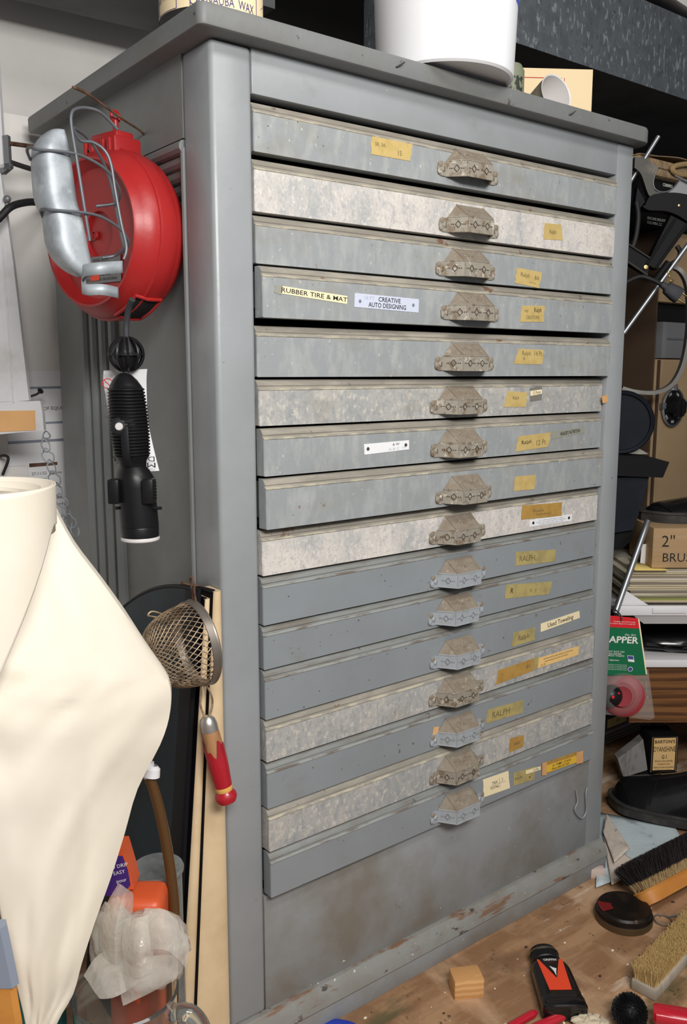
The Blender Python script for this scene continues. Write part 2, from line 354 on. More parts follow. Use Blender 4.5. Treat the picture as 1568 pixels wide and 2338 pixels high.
dm = MB().prism([(-2.2, .46, 1.628), (.40, .46, 1.628), (.40, .70, 1.628), (-2.2, .80, 1.628)], (0, 0, .20), 0)
ob('trim_3', dm, 'duct_shaded', kind='structure')
sb = MB(); rr = [[], []]
for i in range(50):
    x = -2.2+i*.1; rr[0].append(V((x, .285, 1.826+.006*math.sin(i*2.3)+.004*math.sin(i*5.1)))); rr[1].append(V((x, .285, 2.0)))
sb.grid(rr, 0); sb.grid([rr[1], [V((p.x, .33, 2.0)) for p in rr[1]]], 0); sb.grid([[V((p.x, .33, p.z)) for p in rr[0]], rr[0]], 0)
ob('trim_2', sb, 'white_wall', kind='structure', solid=.004)
bench = ob('workbench', MB().box((-1.3, -.62, BZ-.035), (2.4, .60, BZ), 0, bev=.004), 'bench_wood', None, 'stained plywood workbench top under the grey cabinet', 'workbench')
bl = [ob('leg', MB().box((x-.04, y-.04, -.95), (x+.04, y+.04, BZ-.035)), 'bench_wood', bench) for x in (-1.2, 2.3) for y in (-.54, .5)]
# ---------------------------------------------------------------- the type cabinet
W, D, H = .88, .574, 1.366
cab = thing('drawer_cabinet', 'tall grey painted cabinet of sixteen shallow labelled drawers', 'cabinet', (W/2, D/2, BZ))
ob('corner_post', MB().box((0, 0, 0), (.0605, .0765, H), 0, bev=.007, seg=3), 'cabinet_paint', cab)
ob('corner_post', MB().box((.832, 0, 0), (W, .0765, H), 0, bev=.003), 'cabinet_paint', cab)
ob('top_rail', MB().box((.0605, .001, 1.3105), (.832, .03, H), 0, bev=.001), 'cabinet_paint', cab)
ob('bottom_panel', MB().box((.0605, .0015, 0), (.832, .03, .188), 0, bev=.001), 'cabinet_paint_low', cab)
def corner(cx, cy, r, a0): return [(cx+r*math.cos(math.radians(a0+90*k/8)), cy+r*math.sin(math.radians(a0+90*k/8))) for k in range(9)]
pl = corner(-.030+.010, -.030+.010, .010, 180)+corner(.899-.032, -.030+.032, .032, 270)+[(.899, D+.012), (-.030, D+.012)]
def inset(p, e): c_ = V((.43, .27, 0)); return [(x+(e if x < c_.x else -e), y+(e if y < c_.y else -e)) for x, y in p]
sl = MB().grid([[V((x, y, H+z)) for x, y in inset(pl, e)] for e, z in ((.003, 0), (.0008, .0012), (0, .004), (0, .023), (.0012, .0262), (.004, .027))], 0, True)
n_ = len(pl); sl.f += [list(range(n_)), list(range(5*n_, 6*n_))]; sl.m += [0, 0]
ob('cabinet_top', sl, 'cabinet_paint_top', cab)
for q, dv_ in ((V((0.277, -0.031, 1.3765)), (.010, -.006, .007)), (V((0.6543, -0.031, 1.3768)), (.008, -.006, .006))): ob('nail', MB().tube([q+V((0, .006, 0)), q, q+V(dv_)], .0012, n=6), 'dark_iron', cab)
ob('tape_scrap', MB().prism([V((0.8173, -0.0006, 0.9126)), V((0.8345, -0.0006, 0.9156)), V((0.8369, -0.0006, 0.9017)), V((0.821, -0.0006, 0.8995))], (0, .0008, 0)), 'tan_patch', cab)
# left side: framed, recessed panel with reeded mouldings
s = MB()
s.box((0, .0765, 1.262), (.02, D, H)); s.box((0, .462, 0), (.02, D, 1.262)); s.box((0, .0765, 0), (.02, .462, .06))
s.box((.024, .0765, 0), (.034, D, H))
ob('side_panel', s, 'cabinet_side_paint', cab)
s = MB()
for k, (w, dp) in enumerate(((.010, .003), (.012, .010), (.012, .015), (.014, .021))):
    y0 = .0765+.003*k; a = .462-sum((.022, .026, .026, .030)[:k+1]); b = a+(.022, .026, .026, .030)[k]-.004
    s.tube([(dp, b-.010, .06), (dp, b-.010, 1.262)], .0105, n=10)
    zz = 1.262-.016*k-.010; s.tube([(dp, .078, zz), (dp, .47, zz)], .009, n=10)
s.tube([(.003, .080, .06), (.003, .080, 1.25)], .0055, n=10)
ob('panel_moulding', s, 'cabinet_side_paint', cab)
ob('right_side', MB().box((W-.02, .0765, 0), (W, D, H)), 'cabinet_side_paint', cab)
ob('back_panel', MB().box((.02, D-.012, 0), (W-.02, D-.001, H)), 'dark_interior', cab)
mo = [(0, .002), (-.005, .001), (-.012, -.006), (-.017, -.014), (-.0205, -.027), (-.019, -.030), (.02, -.030), (.02, .002)]
s = MB().prism([(0, y, z) for y, z in mo], (W, 0, 0), 0, mside=[0]*8)
ob('base_moulding', s, 'moulding_worn', cab)
ob('plinth', MB().box((.0, -.019, BZ), (W-.003, D, -.028), 0, bev=.001), 'cabinet_paint_low', cab)
s = MB()
for x0 in (.078,):
    s.tube(curve([V((0.7905, -0.0005, 0.1361)), V((0.7945, -0.003, 0.1107)), V((0.7873, -0.003, 0.0943)), V((0.8097, -0.003, 0.0701)), V((0.8245, -0.003, 0.0805)), V((0.8206, -0.003, 0.1167)), V((0.8272, -0.0005, 0.1297))]), .0017, n=6)
ob('painted_tag_loop', s, 'cabinet_paint_low', cab)
# drawer pull, built once: hooded cup pull with ears
def make_pull():
    m = MB(); B = .022; dF = .027; fx = .0268; bx = .047; px = .029; pz = .0425
    b0 = [(-bx, -.001, 0), (-fx, -dF, -.001), (fx, -dF, -.001), (bx, -.001, 0)]
    b1 = [(-bx, -.001, B), (-fx, -dF, B), (fx, -dF, B), (bx, -.001, B)]
    for i in range(3):
        o = [V(b0[i]), V(b0[i+1]), V(b1[i+1]), V(b1[i])]; nrm = (o[1]-o[0]).cross(o[3]-o[0]).normalized()
        m.prism(o, -nrm*.0014, 0)
        c = (o[0]+o[1]+o[2]+o[3])/4; ux = (o[1]-o[0]); ln = ux.length; ux.normalize(); uz = V((0, 0, 1))
        for sft in ((-.25, .25) if i == 1 else (0,)):
            cc = c+ux*(ln*sft)
            m.tube([cc+ux*.0044+nrm*.0003, cc+uz*.0052+nrm*.0003, cc-ux*.0044+nrm*.0003, cc-uz*.0052+nrm*.0003], .0008, 2, n=5, closed=True)
            for sg in (-1, 1):
                m.ball(cc+ux*sg*.0075, (.0016, .0012, .0008), 2, n=4); m.ball(cc+ux*sg*.0105, (.001, .001, .001), 2, n=4)
        m.tube([o[0], o[1]], .0010, 0, n=6); m.tube([o[3], o[2]], .0010, 0, n=6)
    for q in (1, 2): m.tube([b0[q], b1[q]], .0011, 0, n=6)
    pk = [V((-px, -.0015, pz)), V((px, -.0015, pz))]
    roof = [[V(b1[0]), V(b1[1]), pk[0]], [V(b1[1]), V(b1[2]), pk[1], pk[0]], [V(b1[2]), V(b1[3]), pk[1]]]
    for r in roof:
        nrm = (r[1]-r[0]).cross(r[2]-r[0]).normalized(); m.prism(r, -nrm*.0014, 1)
    m.tube([b1[1], pk[0]], .0011, 1, n=6); m.tube([b1[2], pk[1]], .0011, 1, n=6)
    r = roof[1]; nrm = (r[1]-r[0]).cross(r[2]-r[0]).normalized(); c = (r[0]+r[1]+r[2]+r[3])/4+nrm*.0004; ux = V((1, 0, 0)); uz = nrm.cross(ux); uz = uz if uz.z > 0 else -uz
    for sg in (-1, 1):
        pts = [c+ux*sg*(.009+.0042*math.cos(t)*(1-t/9))+uz*(.0042*math.sin(t)*(1-t/9)) for t in [k*.5 for k in range(12)]]
        m.tube(pts, .0008, 1, n=5)
        m.tube([c+ux*sg*.0150+uz*.002, c+ux*sg*.0180-uz*.001, c+ux*sg*.0205+uz*.002], .0008, 1, n=5)
    m.tube([c-ux*.0035-uz*.0045, c+ux*.0035-uz*.0045, c-uz*.0005], .0008, 1, n=5, closed=True)
    for sg in (-1, 1):      # ears
        out = []
        for k in range(9):
            a = -PI/2+PI*k/8; out.append((sg*(.056+.0095*math.cos(a)), 0, .010+.0105*math.sin(a)))
        poly = [(sg*.044, 0, -.0005)]+out+[(sg*.044, 0, .0205)]
        m.prism([V(q)+V((0, -.0024, 0)) for q in poly], (0, .0024, 0), 0)
        m.ball((sg*.060, -.0026, .0165), (.0046, .0015, .0042), 1, n=6); m.ball((sg*.0615, -.0026, .0060), (.0042, .0015, .0050), 0, n=6)
        m.lathe([(0, .0022), (.0030, .0020), (.0043, .0006), (.0043, 0)], (sg*.0535, -.0024, .0095), (0, -1, 0), 14, 3)
        m.box((sg*.0535-.0005, -.0049, .0063), (sg*.0535+.0005, -.0045, .0127), 2)
    return m
PULL = make_pull()
PM = {'w': ['pull_brass_worn', 'pull_dust', 'pull_line', 'pull_brass_worn'], 'c': ['pull_paint', 'pull_dust', 'pull_line_clean', 'pull_paint']}
#      top z, pL, pR, front, pull x, pull z offset, description
DR = [(1.3025, 0, .006, 'grey', .449, .012, 'top drawer, grey, with a masking tape label left of its pull'),
      (1.2325, 0, .004, 'white', .455, .006, 'heavily worn whitish drawer second from the top'),
      (1.1615, .001, .004, 'grey', .449, .006, 'grey drawer third from the top'),
      (1.0955, .016, .0065, 'grey', .452, .010, 'pulled out grey drawer with two printed labels at left'),
      (1.0190, 0, .007, 'grey', .4495, .010, 'grey drawer just below the wide black gap'),
      (.9470, .003, -.008, 'worn', .445, .008, 'worn pale drawer with a small grey label beside its tape'),
      (.8810, .014, -.006, 'grey', .441, .008, 'grey drawer with a white pinned label left of its pull'),
      (.8130, .018, .002, 'grey', .448, .006, 'grey drawer with one plain tape label, pulled out at left'),
      (.7400, .006, -.007, 'white', .4455, .006, 'whitest worn drawer with brown tape over a white printed label'),
      (.6730, .006, -.009, 'clean', .4505, .004, 'clean blue grey drawer directly below the whitest one'),
      (.6030, .006, -.0085, 'clean', .447, .006, 'clean blue grey drawer with a long dirty tape label'),
      (.5380, .008, -.005, 'clean', .450, .006, 'clean blue grey drawer with a Used Toweling label'),
      (.4640, .009, 0, 'worn', .446, .006, 'worn pale drawer with an orange paper slip at right'),
      (.3990, .010, 0, 'clean', .450, .006, 'clean drawer with an orange fleck beside its pull'),
      (.3290, .013, .003, 'worn', .4475, .006, 'worn pale drawer second from the bottom'),
      (.2620, .016, .008, 'clean', .447, .008, 'lowest drawer with a TAX TOTAL slip')]
XL, XR = .0615, .829
LEDGE = {'grey': ('drawer_ledge_dirty', 'worn_edge_glint_cream'), 'worn': ('drawer_ledge_dirty', 'worn_edge_glint_cream'), 'white': ('drawer_ledge_dirty', 'worn_edge_glint_cream'), 'clean': ('drawer_ledge_clean', 'worn_edge_glint_clean')}
drawers = []
pull0 = {}
def yface(i, x): return -(DR[i][1]+(DR[i][2]-DR[i][1])*(x-XL)/(XR-XL))
for i, (zt, pL, pR, kind, hx, hz, desc) in enumerate(DR):
    zb = (DR[i+1][0] if i < 15 else .192)+(.0035 if kind != 'clean' else .0022)
    if i == 0: zb += .004
    if i == 3: zb += .006
    m = MB(); prof = [(0, zb), (0, zt-.0150), (-.0012, zt-.0138), (-.0012, zt-.0128), (.0022, zt-.0116), (.0028, zt-.0095), (.0016, zt-.0080), (.0060, zt-.0020), (.0100, zt), (.018, zt), (.018, zb)]
    ms = [0, 2, 2, 2, 1, 1, 1, 1, 1, 0, 0]
    n = len(prof); rows = []
    for x in (XL, XL+.001, (XL+XR)/2, XR-.001, XR):
        ins = .0012 if x in (XL, XR) else 0
        rows.append([V((x, yface(i, x)+a+ins, z+(ins if k == 0 else 0))) for k, (a, z) in enumerate(prof)])
    o = len(m.v)
    for r in rows: m.v += r
    for a in range(len(rows)-1):
        for b in range(n):
            c = (b+1) % n; m.f.append([o+a*n+b, o+a*n+c, o+(a+1)*n+c, o+(a+1)*n+b]); m.m.append(ms[b])
    m.f.append(list(range(o, o+n))); m.m.append(0); e = o+(len(rows)-1)*n; m.f.append(list(range(e, e+n))[::-1]); m.m.append(0)
    yb = max(0, yface(i, XL)+.018)
    for x in (XL+.004, XR-.012): m.box((x, yface(i, x)+.016, zb+.014), (x+.008, .50, zt-.006), 3)
    m.box((XL+.004, .016+max(yface(i, XL), yface(i, XR)), zb+.004), (XR-.004, .50, zb+.010), 4)
    m.box((XL+.006, .03, zb+.010), (XR-.006, .04, zt-.004), 4)
    d = ob('drawer', m, ['drawer_'+kind, *LEDGE[kind], 'cabinet_side_paint', 'dark_interior'], cab, desc)
    drawers.append(d)
    hk = 'c' if kind == 'clean' else 'w'
    y0 = yface(i, hx); ang = math.atan2(pL-pR, XR-XL)
    if hk not in pull0:
        h = ob('drawer_pull', PULL, PM[hk], d); pull0[hk] = h
        for v in h.data.vertices: v.co += world_base(d)
    else:
        h = pull0[hk].copy(); COL.objects.link(h); h.parent = d
    h.location = V((hx, y0, zb+hz))-world_base(d); h.rotation_euler = (0, 0, ang)
# labels pasted on the drawer fronts: corners TL, TR, BR, BL on the front plane
def label(i, name, cs, mats, lines=(), th=.0005, lift=0, ragged=0, desc=None, extra=None):
    c = [V((q[0], yface(i, q[0])-.0002-lift, q[2])) for q in cs]
    m = MB(); poly = []
    for k in range(4):
        a, b = c[k], c[(k+1) % 4]; side = k in (1, 3); st = 5 if side and ragged else 1
        for j in range(st):
            t = j/st; q = a*(1-t)+b*t
            if j and ragged: q = q+(c[1]-c[0]).normalized()*random.uniform(-ragged, ragged)
            poly.append(q)
    m.prism(poly, (0, -th, 0), 0)
    R = (c[1]-c[0]+c[2]-c[3]); U = (c[0]-c[3]+c[1]-c[2]); R.normalize(); U.normalize(); ctr = sum(c, V((0, 0, 0)))/4+V((0, -th-.0002, 0)); w = (c[1]-c[0]).length; h = (c[0]-c[3]).length
    for ln in lines:
        t, fx, fy, fh, mi = ln[:5]; k = ln[5] if len(ln) > 5 else {}
        m.text(t, ctr+R*(fx*w)+U*(fy*h), R, U, fh*h, mi, **k)
    if extra: extra(m, ctr, R, U, w, h)
    return ob(name, m, mats, drawers[i], desc)
T = ['masking_tape', 'ink_pencil', 'ink_black']; TD = ['masking_tape_dirty', 'ink_pencil', 'ink_black']; TO = ['masking_tape_old', 'ink_pencil', 'ink_black']
label(0, 'tape_label', [V((0.2572, -0.002, 1.2879)), V((0.3348, -0.002, 1.2901)), V((0.33, -0.002, 1.2642)), V((0.2558, -0.002, 1.2635))], T, [('SR. 3A.', -.28, .12, .20, 1), ('15', .20, -.18, .28, 1)], ragged=.002)
label(1, 'tape_label', [V((0.6345, -0.003, 1.2066)), V((0.6781, -0.003, 1.208)), V((0.6832, -0.003, 1.1823)), V((0.6325, -0.003, 1.18))], T, [('Ralph', -.03, 0, .26, 1, dict(width=.017))], ragged=.0008)
label(2, 'tape_label', [V((0.5688, -0.003, 1.1287)), V((0.6309, -0.003, 1.1251)), V((0.6244, -0.003, 1.0986)), V((0.5634, -0.003, 1.1037))], T, [('Ralph', -.14, .14, .26, 1, dict(width=.022)), ('8A', .34, .1, .28, 1, dict(width=.012)), ('~~', .2, -.25, .16, 2, dict(width=.016))], ragged=.002)
label(3, 'paper_label', [V((0.0917, -0.015, 1.0705)), V((0.2033, -0.015, 1.0631)), V((0.2025, -0.015, 1.0522)), V((0.0902, -0.015, 1.0607))], ['paper_cream', 'ink_black', 'clear_tape'], [('RUBBER TIRE & MAT', 0, .02, .60, 1, dict(bold=.02, width=.112))])
label(3, 'tape_strip', [V((0.0813, -0.015, 1.0716)), V((0.0938, -0.015, 1.0712)), V((0.0915, -0.015, 1.0585)), V((0.0797, -0.015, 1.0613))], ['clear_tape'], ragged=.002)
def rivets(m, c, R, U, w, h):
    for fx, fy in ((-.42, -.05), (.41, .02)): m.lathe([(0, .0008), (.0022, .0006), (.0026, 0)], c+R*(fx*w)+U*(fy*h), (0, -1, 0), 10, 3)
label(3, 'paper_label', [V((0.2167, -0.013, 1.0682)), V((0.341, -0.013, 1.0658)), V((0.3405, -0.013, 1.0458)), V((0.2159, -0.013, 1.0487))], ['paper_lilac', 'ink_black', 'ink_faint', 'ink_grey'], [('CREATIVE', .03, .22, .33, 1, dict(bold=.02, width=.043)), ('18 PT', -.28, .24, .26, 2, dict(width=.018)), ('AUTO DESIGNING', .0, -.22, .34, 1, dict(bold=.02, width=.073))], extra=rivets)
label(3, 'tape_label', [V((0.5768, -0.008, 1.067)), V((0.6348, -0.008, 1.0696)), V((0.634, -0.008, 1.0425)), V((0.5715, -0.008, 1.0403))], T, [('Ralph', .2, .24, .28, 2, dict(width=.019)), ('my', -.3, .2, .2, 1), ('CREATIONS', .0, -.22, .22, 1, dict(width=.034))], ragged=.0015)
label(4, 'tape_label', [V((0.5758, -0.005, 0.9965)), V((0.6413, -0.005, 0.9953)), V((0.6368, -0.005, 0.9706)), V((0.5661, -0.005, 0.9709))], T, [('Ralph', -.16, .22, .26, 1, dict(width=.022)), ('14 Pt', .3, .22, .30, 1, dict(width=.02)), ('R', -.2, -.12, .2, 1)], ragged=.002)
label(5, 'tape_label', [V((0.5628, 0.003, 0.9255)), V((0.612, 0.003, 0.9226)), V((0.611, 0.003, 0.8977)), V((0.553, 0.003, 0.8991))], T, [('Ralph', -.04, .1, .20, 1, dict(width=.016))], ragged=.0015)
label(5, 'paper_label', [V((0.6196, 0.003, 0.93)), V((0.6519, 0.003, 0.9335)), V((0.652, 0.003, 0.9091)), V((0.622, 0.003, 0.9066))], ['old_grey_steel'])
label(5, 'paper_label', [V((0.6199, 0.003, 0.9248)), V((0.6511, 0.003, 0.9274)), V((0.6515, 0.003, 0.9198)), V((0.6215, 0.003, 0.9164))], ['paper_cream', 'ink_black'], [('12 Point', .05, 0, .62, 1, dict(width=.021))], lift=.0006)
def pins(m, c, R, U, w, h):
    for fx, fy in ((-.42, .02), (.42, .02)): m.lathe([(0, .0010), (.0024, .0008), (.0028, 0)], c+R*(fx*w)+U*(fy*h), (0, -1, 0), 10, 3)
label(6, 'paper_label', [V((0.2384, -0.008, 0.852)), V((0.3294, -0.008, 0.8536)), V((0.3296, -0.008, 0.8394)), V((0.2393, -0.008, 0.8363))], ['paper_white', 'ink_black', 'ink_faint', 'pull_line'], [('& W', .2, .2, .24, 1, dict(width=.014)), ('A B C', .15, -.24, .24, 2, dict(width=.022)), ('1473', .38, -.2, .2, 2)], extra=pins)
label(6, 'tape_label', [V((0.5884, 0.001, 0.848)), V((0.6778, 0.001, 0.8511)), V((0.6696, 0.001, 0.8257)), V((0.5806, 0.001, 0.8218))], T, [('Ralph', -.22, .05, .24, 2, dict(width=.026)), ('12 Pt', .24, -.1, .34, 1, dict(width=.026))], ragged=.002)
label(6, 'tape_strip', [V((0.679, 0.002, 0.8526)), V((0.7736, 0.002, 0.8577)), V((0.7743, 0.002, 0.8463)), V((0.6798, 0.002, 0.8384))], ['clear_tape', 'ink_black'], [("HEALER'S NUTRITION", .06, 0, .44, 1, dict(bold=.03, width=.058))], ragged=.001)
label(7, 'tape_label', [V((0.5746, -0.007, 0.7796)), V((0.6295, -0.007, 0.7788)), V((0.6273, -0.007, 0.7533)), V((0.5724, -0.007, 0.7547))], T, [('~', -.2, .0, .14, 1)], ragged=.001)
label(8, 'tape_label', [V((0.6067, 0.004, 0.725)), V((0.72, 0.004, 0.7203)), V((0.719, 0.004, 0.6951)), V((0.6067, 0.004, 0.6999))], TO, [('Stain', -.1, .05, .2, 1, dict(width=.03)), ('1 Equivalent', .0, -.2, .16, 1, dict(width=.05))], ragged=.0015)
label(8, 'paper_label', [V((0.629, 0.005, 0.6967)), V((0.7508, 0.005, 0.6951)), V((0.7503, 0.005, 0.6827)), V((0.6296, 0.005, 0.684))], ['paper_white', 'ink_grey', 'ink_grey', 'ink_black'], [('for ready use with paper or ribbon', 0, .26, .17, 1, dict(width=.07)), ('which you apply and mix together', 0, 0, .17, 1, dict(width=.085)), ('through the drying days before using', 0, -.27, .17, 1, dict(width=.07))], extra=pins)
label(9, 'tape_label', [V((0.5967, 0.004, 0.6427)), V((0.7089, 0.004, 0.6328)), V((0.7064, 0.004, 0.6108)), V((0.5955, 0.004, 0.6174))], TD, [('RALPH.', -.2, .0, .40, 1, dict(width=.046))], ragged=.001)
label(10, 'tape_label', [V((0.5729, 0.004, 0.5865)), V((0.7011, 0.004, 0.5732)), V((0.6924, 0.004, 0.5504)), V((0.5705, 0.004, 0.5614))], TD, [('R', -.36, .05, .4, 2), ('o . y', .1, 0, .3, 1)], ragged=.002)
label(11, 'tape_label', [V((0.5918, 0.001, 0.4956)), V((0.6512, 0.001, 0.4955)), V((0.6524, 0.001, 0.4711)), V((0.5883, 0.001, 0.4702))], TD, [('Ralph', 0, 0, .36, 1, dict(bold=.02, width=.030))], ragged=.0015)
label(11, 'paper_label', [V((0.6681, 0.002, 0.4989)), V((0.783, 0.002, 0.5037)), V((0.7853, 0.002, 0.4894)), V((0.6689, 0.002, 0.4829))], ['paper_cream', 'ink_black'], [('Used Toweling', 0, .02, .54, 1, dict(bold=.015, width=.076))])
label(12, 'tape_label', [V((0.5498, -0.002, 0.4358)), V((0.6457, -0.002, 0.4381)), V((0.6457, -0.002, 0.4146)), V((0.5441, -0.002, 0.4103))], TO, [('#1', .36, .05, .34, 1)], ragged=.002)
label(12, 'tape_strip', [V((0.6469, -0.001, 0.4384)), V((0.6603, -0.001, 0.4391)), V((0.659, -0.001, 0.4157)), V((0.6468, -0.001, 0.4158))], ['masking_tape_dirty'])
label(12, 'paper_label', [V((0.6605, -0.001, 0.4357)), V((0.7797, -0.001, 0.4352)), V((0.7795, -0.001, 0.4177)), V((0.659, -0.001, 0.4166))], ['paper_manila', 'ink_black'], [('and the proofs that it gives separate proofs each way', -.02, .26, .15, 1, dict(width=.086)), ('toward setting clean with a pull of paper', -.06, -.02, .15, 1, dict(width=.07)), ('No. 764', -.38, -.3, .15, 1)])
label(13, 'tape_label', [V((0.5255, -0.003, 0.3687)), V((0.6205, -0.003, 0.3642)), V((0.6192, -0.003, 0.3401)), V((0.5231, -0.003, 0.3441))], TD, [('RALPH', -.12, 0, .46, 1, dict(width=.046))], ragged=.0015)
label(13, 'tape_strip', [V((0.3936, -0.006, 0.3708)), V((0.4057, -0.006, 0.3685)), V((0.4021, -0.006, 0.3508)), V((0.3899, -0.006, 0.3532))], ['tan_patch'])
label(14, 'tape_label', [V((0.5833, -0.006, 0.3005)), V((0.6227, -0.006, 0.297)), V((0.6225, -0.006, 0.2748)), V((0.5833, -0.006, 0.2736))], TO, [('Ralph', 0, 0, .2, 1, dict(width=.018))], ragged=.001)
def rules(m, c, R, U, w, h):
    m.prism([c+R*a+U*b for a, b in ((-.2*w, -.01*h), (.36*w, -.01*h), (.36*w, .005*h), (-.2*w, .005*h))], (0, -.0001, 0), 2)
    m.prism([c+R*a+U*b for a, b in ((.12*w, -.26*h), (.13*w, -.26*h), (.13*w, .3*h), (.12*w, .3*h))], (0, -.0001, 0), 2)
label(15, 'paper_label', [V((0.5093, -0.011, 0.2449)), V((0.5767, -0.011, 0.2418)), V((0.583, -0.011, 0.2069)), V((0.5139, -0.011, 0.2104))], ['paper_cream', 'ink_black', 'ink_grey'], [('TAX', -.06, .12, .15, 1, dict(bold=.02)), ('TOTAL', -.08, -.14, .15, 1, dict(bold=.02)), ('5', .24, .14, .18, 2)], ragged=.001, extra=rules)
label(15, 'tape_label', [V((0.5923, -0.01, 0.2335)), V((0.6532, -0.01, 0.228)), V((0.6508, -0.01, 0.2034)), V((0.5923, -0.01, 0.2079))], TD, [('RALPH', -.26, 0, .22, 1, dict(width=.02)), ('-', .25, -.1, .5, 2)], ragged=.001)
label(15, 'paper_label', [V((0.625, -0.01, 0.2283)), V((0.6671, -0.01, 0.2249)), V((0.6675, -0.01, 0.2178)), V((0.6253, -0.01, 0.2213))], ['paper_cream', 'ink_black'], [('10 Pdr', .2, 0, .6, 1, dict(width=.015))], lift=.0008)
label(15, 'paper_label', [V((0.6795, -0.01, 0.2284)), V((0.778, -0.01, 0.2233)), V((0.7782, -0.01, 0.2005)), V((0.6846, -0.01, 0.2049))], ['masking_tape_old'], ragged=.001)
label(15, 'paper_label', [V((0.6837, -0.01, 0.2211)), V((0.7758, -0.01, 0.2157)), V((0.7768, -0.01, 0.2009)), V((0.6858, -0.01, 0.2063))], ['sticker_yellow', 'ink_black'], [('H. TEMP. CODE', 0, .22, .3, 1, dict(width=.055, bold=.01)), ('Phone 402-333 5555', -.04, -.22, .3, 1, dict(width=.052, bold=.01))], lift=.0008)
for q in ([V((0.6706, -0.01, 0.23)), V((0.6833, -0.01, 0.2291)), V((0.6847, -0.01, 0.2022)), V((0.6719, -0.01, 0.2051))], [V((0.774, -0.009, 0.2222)), V((0.7959, -0.009, 0.2207)), V((0.7962, -0.009, 0.195)), V((0.7755, -0.009, 0.1981))]):
    label(15, 'tape_strip', q, ['tan_patch'], ragged=.001, lift=.0014)
# ---------------------------------------------------------------- on top of the cabinet
TZ = H+.027
def wrapcyl(c, r, z0, a0):          # text wound round a vertical cylinder, a0 = angle of the text middle
    c = V((c[0], c[1], 0))
    return lambda x, y: c+V((r*math.cos(a0+x/r), r*math.sin(a0+x/r), z0+y))
cc = V((.040, .065, TZ))
t = thing('wax_can', 'cream labelled wax can standing on the front left corner of the cabinet', 'can', cc)
ob('can_body', MB().lathe([(0, 0), (.0655, 0), (.0665, .004), (.0665, .150), (.064, .155), (0, .155)], cc, n=56), 'can_metal_dark', t)
m = MB().lathe([(.0672, .011), (.0672, .146)], cc, n=56, m=0)

m.text('CARNAUBA  WAX', (0, 0, 0), (1, 0, 0), (0, 0, 1), .0105, 1, wrap=wrapcyl(cc, .0676, TZ+.0125, math.radians(-105)), bold=.01, width=.088)
m.text('NET WEIGHT', (0, 0, 0), (1, 0, 0), (0, 0, 1), .006, 1, wrap=wrapcyl(cc, .0676, TZ+.026, math.radians(-176)))
can_at = lambda d_, z: cc+V((math.cos(math.radians(d_))*.0674, math.sin(math.radians(d_))*.0674, z))
for d_, z0 in ((-196, .012), (-159, .012), (-142, .003), (-62, .003)): m.tube([can_at(d_, z0), can_at(d_, .14)], .0005, 1, n=4)
m.tube([can_at(-196+37*k/16, .012) for k in range(17)], .0005, 1, n=4); m.tube([can_at(-142+80*k/16, .003) for k in range(17)], .0005, 1, n=4)
for k in range(9): m.tube([can_at(-50, .012+.014*k), can_at(-42, .018+.014*k)], .0005, 1, n=4)
ob('can_label', m, ['can_label', 'purple_ink'], t)
bc = V((.420, .022, TZ+.001))
t = thing('plastic_bucket', 'glossy white plastic bucket overhanging the cabinet top', 'bucket', bc)
m = MB().lathe([(0, .004), (.095, .004), (.100, 0), (.1035, .003), (.1045, .010), (.1085, .12), (.112, .225), (.116, .226), (.116, .236), (.110, .236), (.102, .010), (0, .010)], bc, n=72)
ob('bucket_body', m, 'bucket_plastic', t)
m = MB(); a0 = math.radians(-63)
for k in range(11):
    a = a0+k*.030; r = .1089; 
    q = [V((bc.x+r*math.cos(b)*1.0, bc.y+r*math.sin(b), bc.z+z)) for b, z in ((a, .100), (a+.018, .100), (a+.024, .118), (a+.006, .118))]
    r2 = [p+V((.0006*math.cos(a), .0006*math.sin(a), 0)) for p in q]
    m.prism(r2, V((-.0004*math.cos(a), -.0004*math.sin(a), 0)), 0)
ob('printed_stripes', m, 'blue_ink', t)
m = MB(); bl_ = V((.712, .205, TZ)); 
X = rot(bl_, -33)
m.box((0, 0, 0), (.198, .018, .130), 0, X=X, bev=.001)
for a, b in (((.012, .112), (.138, .1135)), ((.010, .010), (.0115, .1135)), ((.1365, .010), (.138, .1135)), ((.1425, .010), (.1435, .1135)), ((-.0, .080), (.010, .086))):
    m.box((a[0], -.0005, a[1]), (b[0], .0001, b[1]), 1, X=X)
for j, (tt, xx) in enumerate((('UNITED STATES POSTAGE', .1475), ('FRAGILE MAIL', .128))):
    m.text(tt, X @ V((xx, -.0007, .052)), V((0, 0, 1)), X.to_3x3() @ V((-1, 0, 0)), .0055, 1, bold=.02)
ob('flat_carton', m, ['carton_cream', 'red_ink'], None, 'flat cream postal carton with red printing behind the bucket', 'box')
jc = V((.668, .120, TZ))
m = MB().lathe([(0, 0), (.027, 0), (.029, .004), (.029, .09), (.024, .10), (0, .10)], jc, n=36)
ob('mottled_jar', m, 'green_mottle', None, 'tall green and black mottled jar half hidden behind the white bucket', 'jar')
ax = (RT*.50-FW*.84+UP*.22).normalized(); uc = V((.690, .040, TZ+.0335))
t = thing('enamel_cup', 'white lined speckled cup lying on its side right of the bucket', 'cup', (uc.x, uc.y, TZ))
m = MB().lathe([(0, -.055), (.017, -.055), (.022, -.045), (.031, .0), (.0325, .012), (.034, .014)], uc, ax, n=40, m=0)
m.lathe([(.034, .014), (.0315, .013), (.029, .0), (.020, -.043), (0, -.050)], uc, ax, n=40, m=1)
ob('cup_body', m, ['enamel_speckle', 'enamel_white'], t)
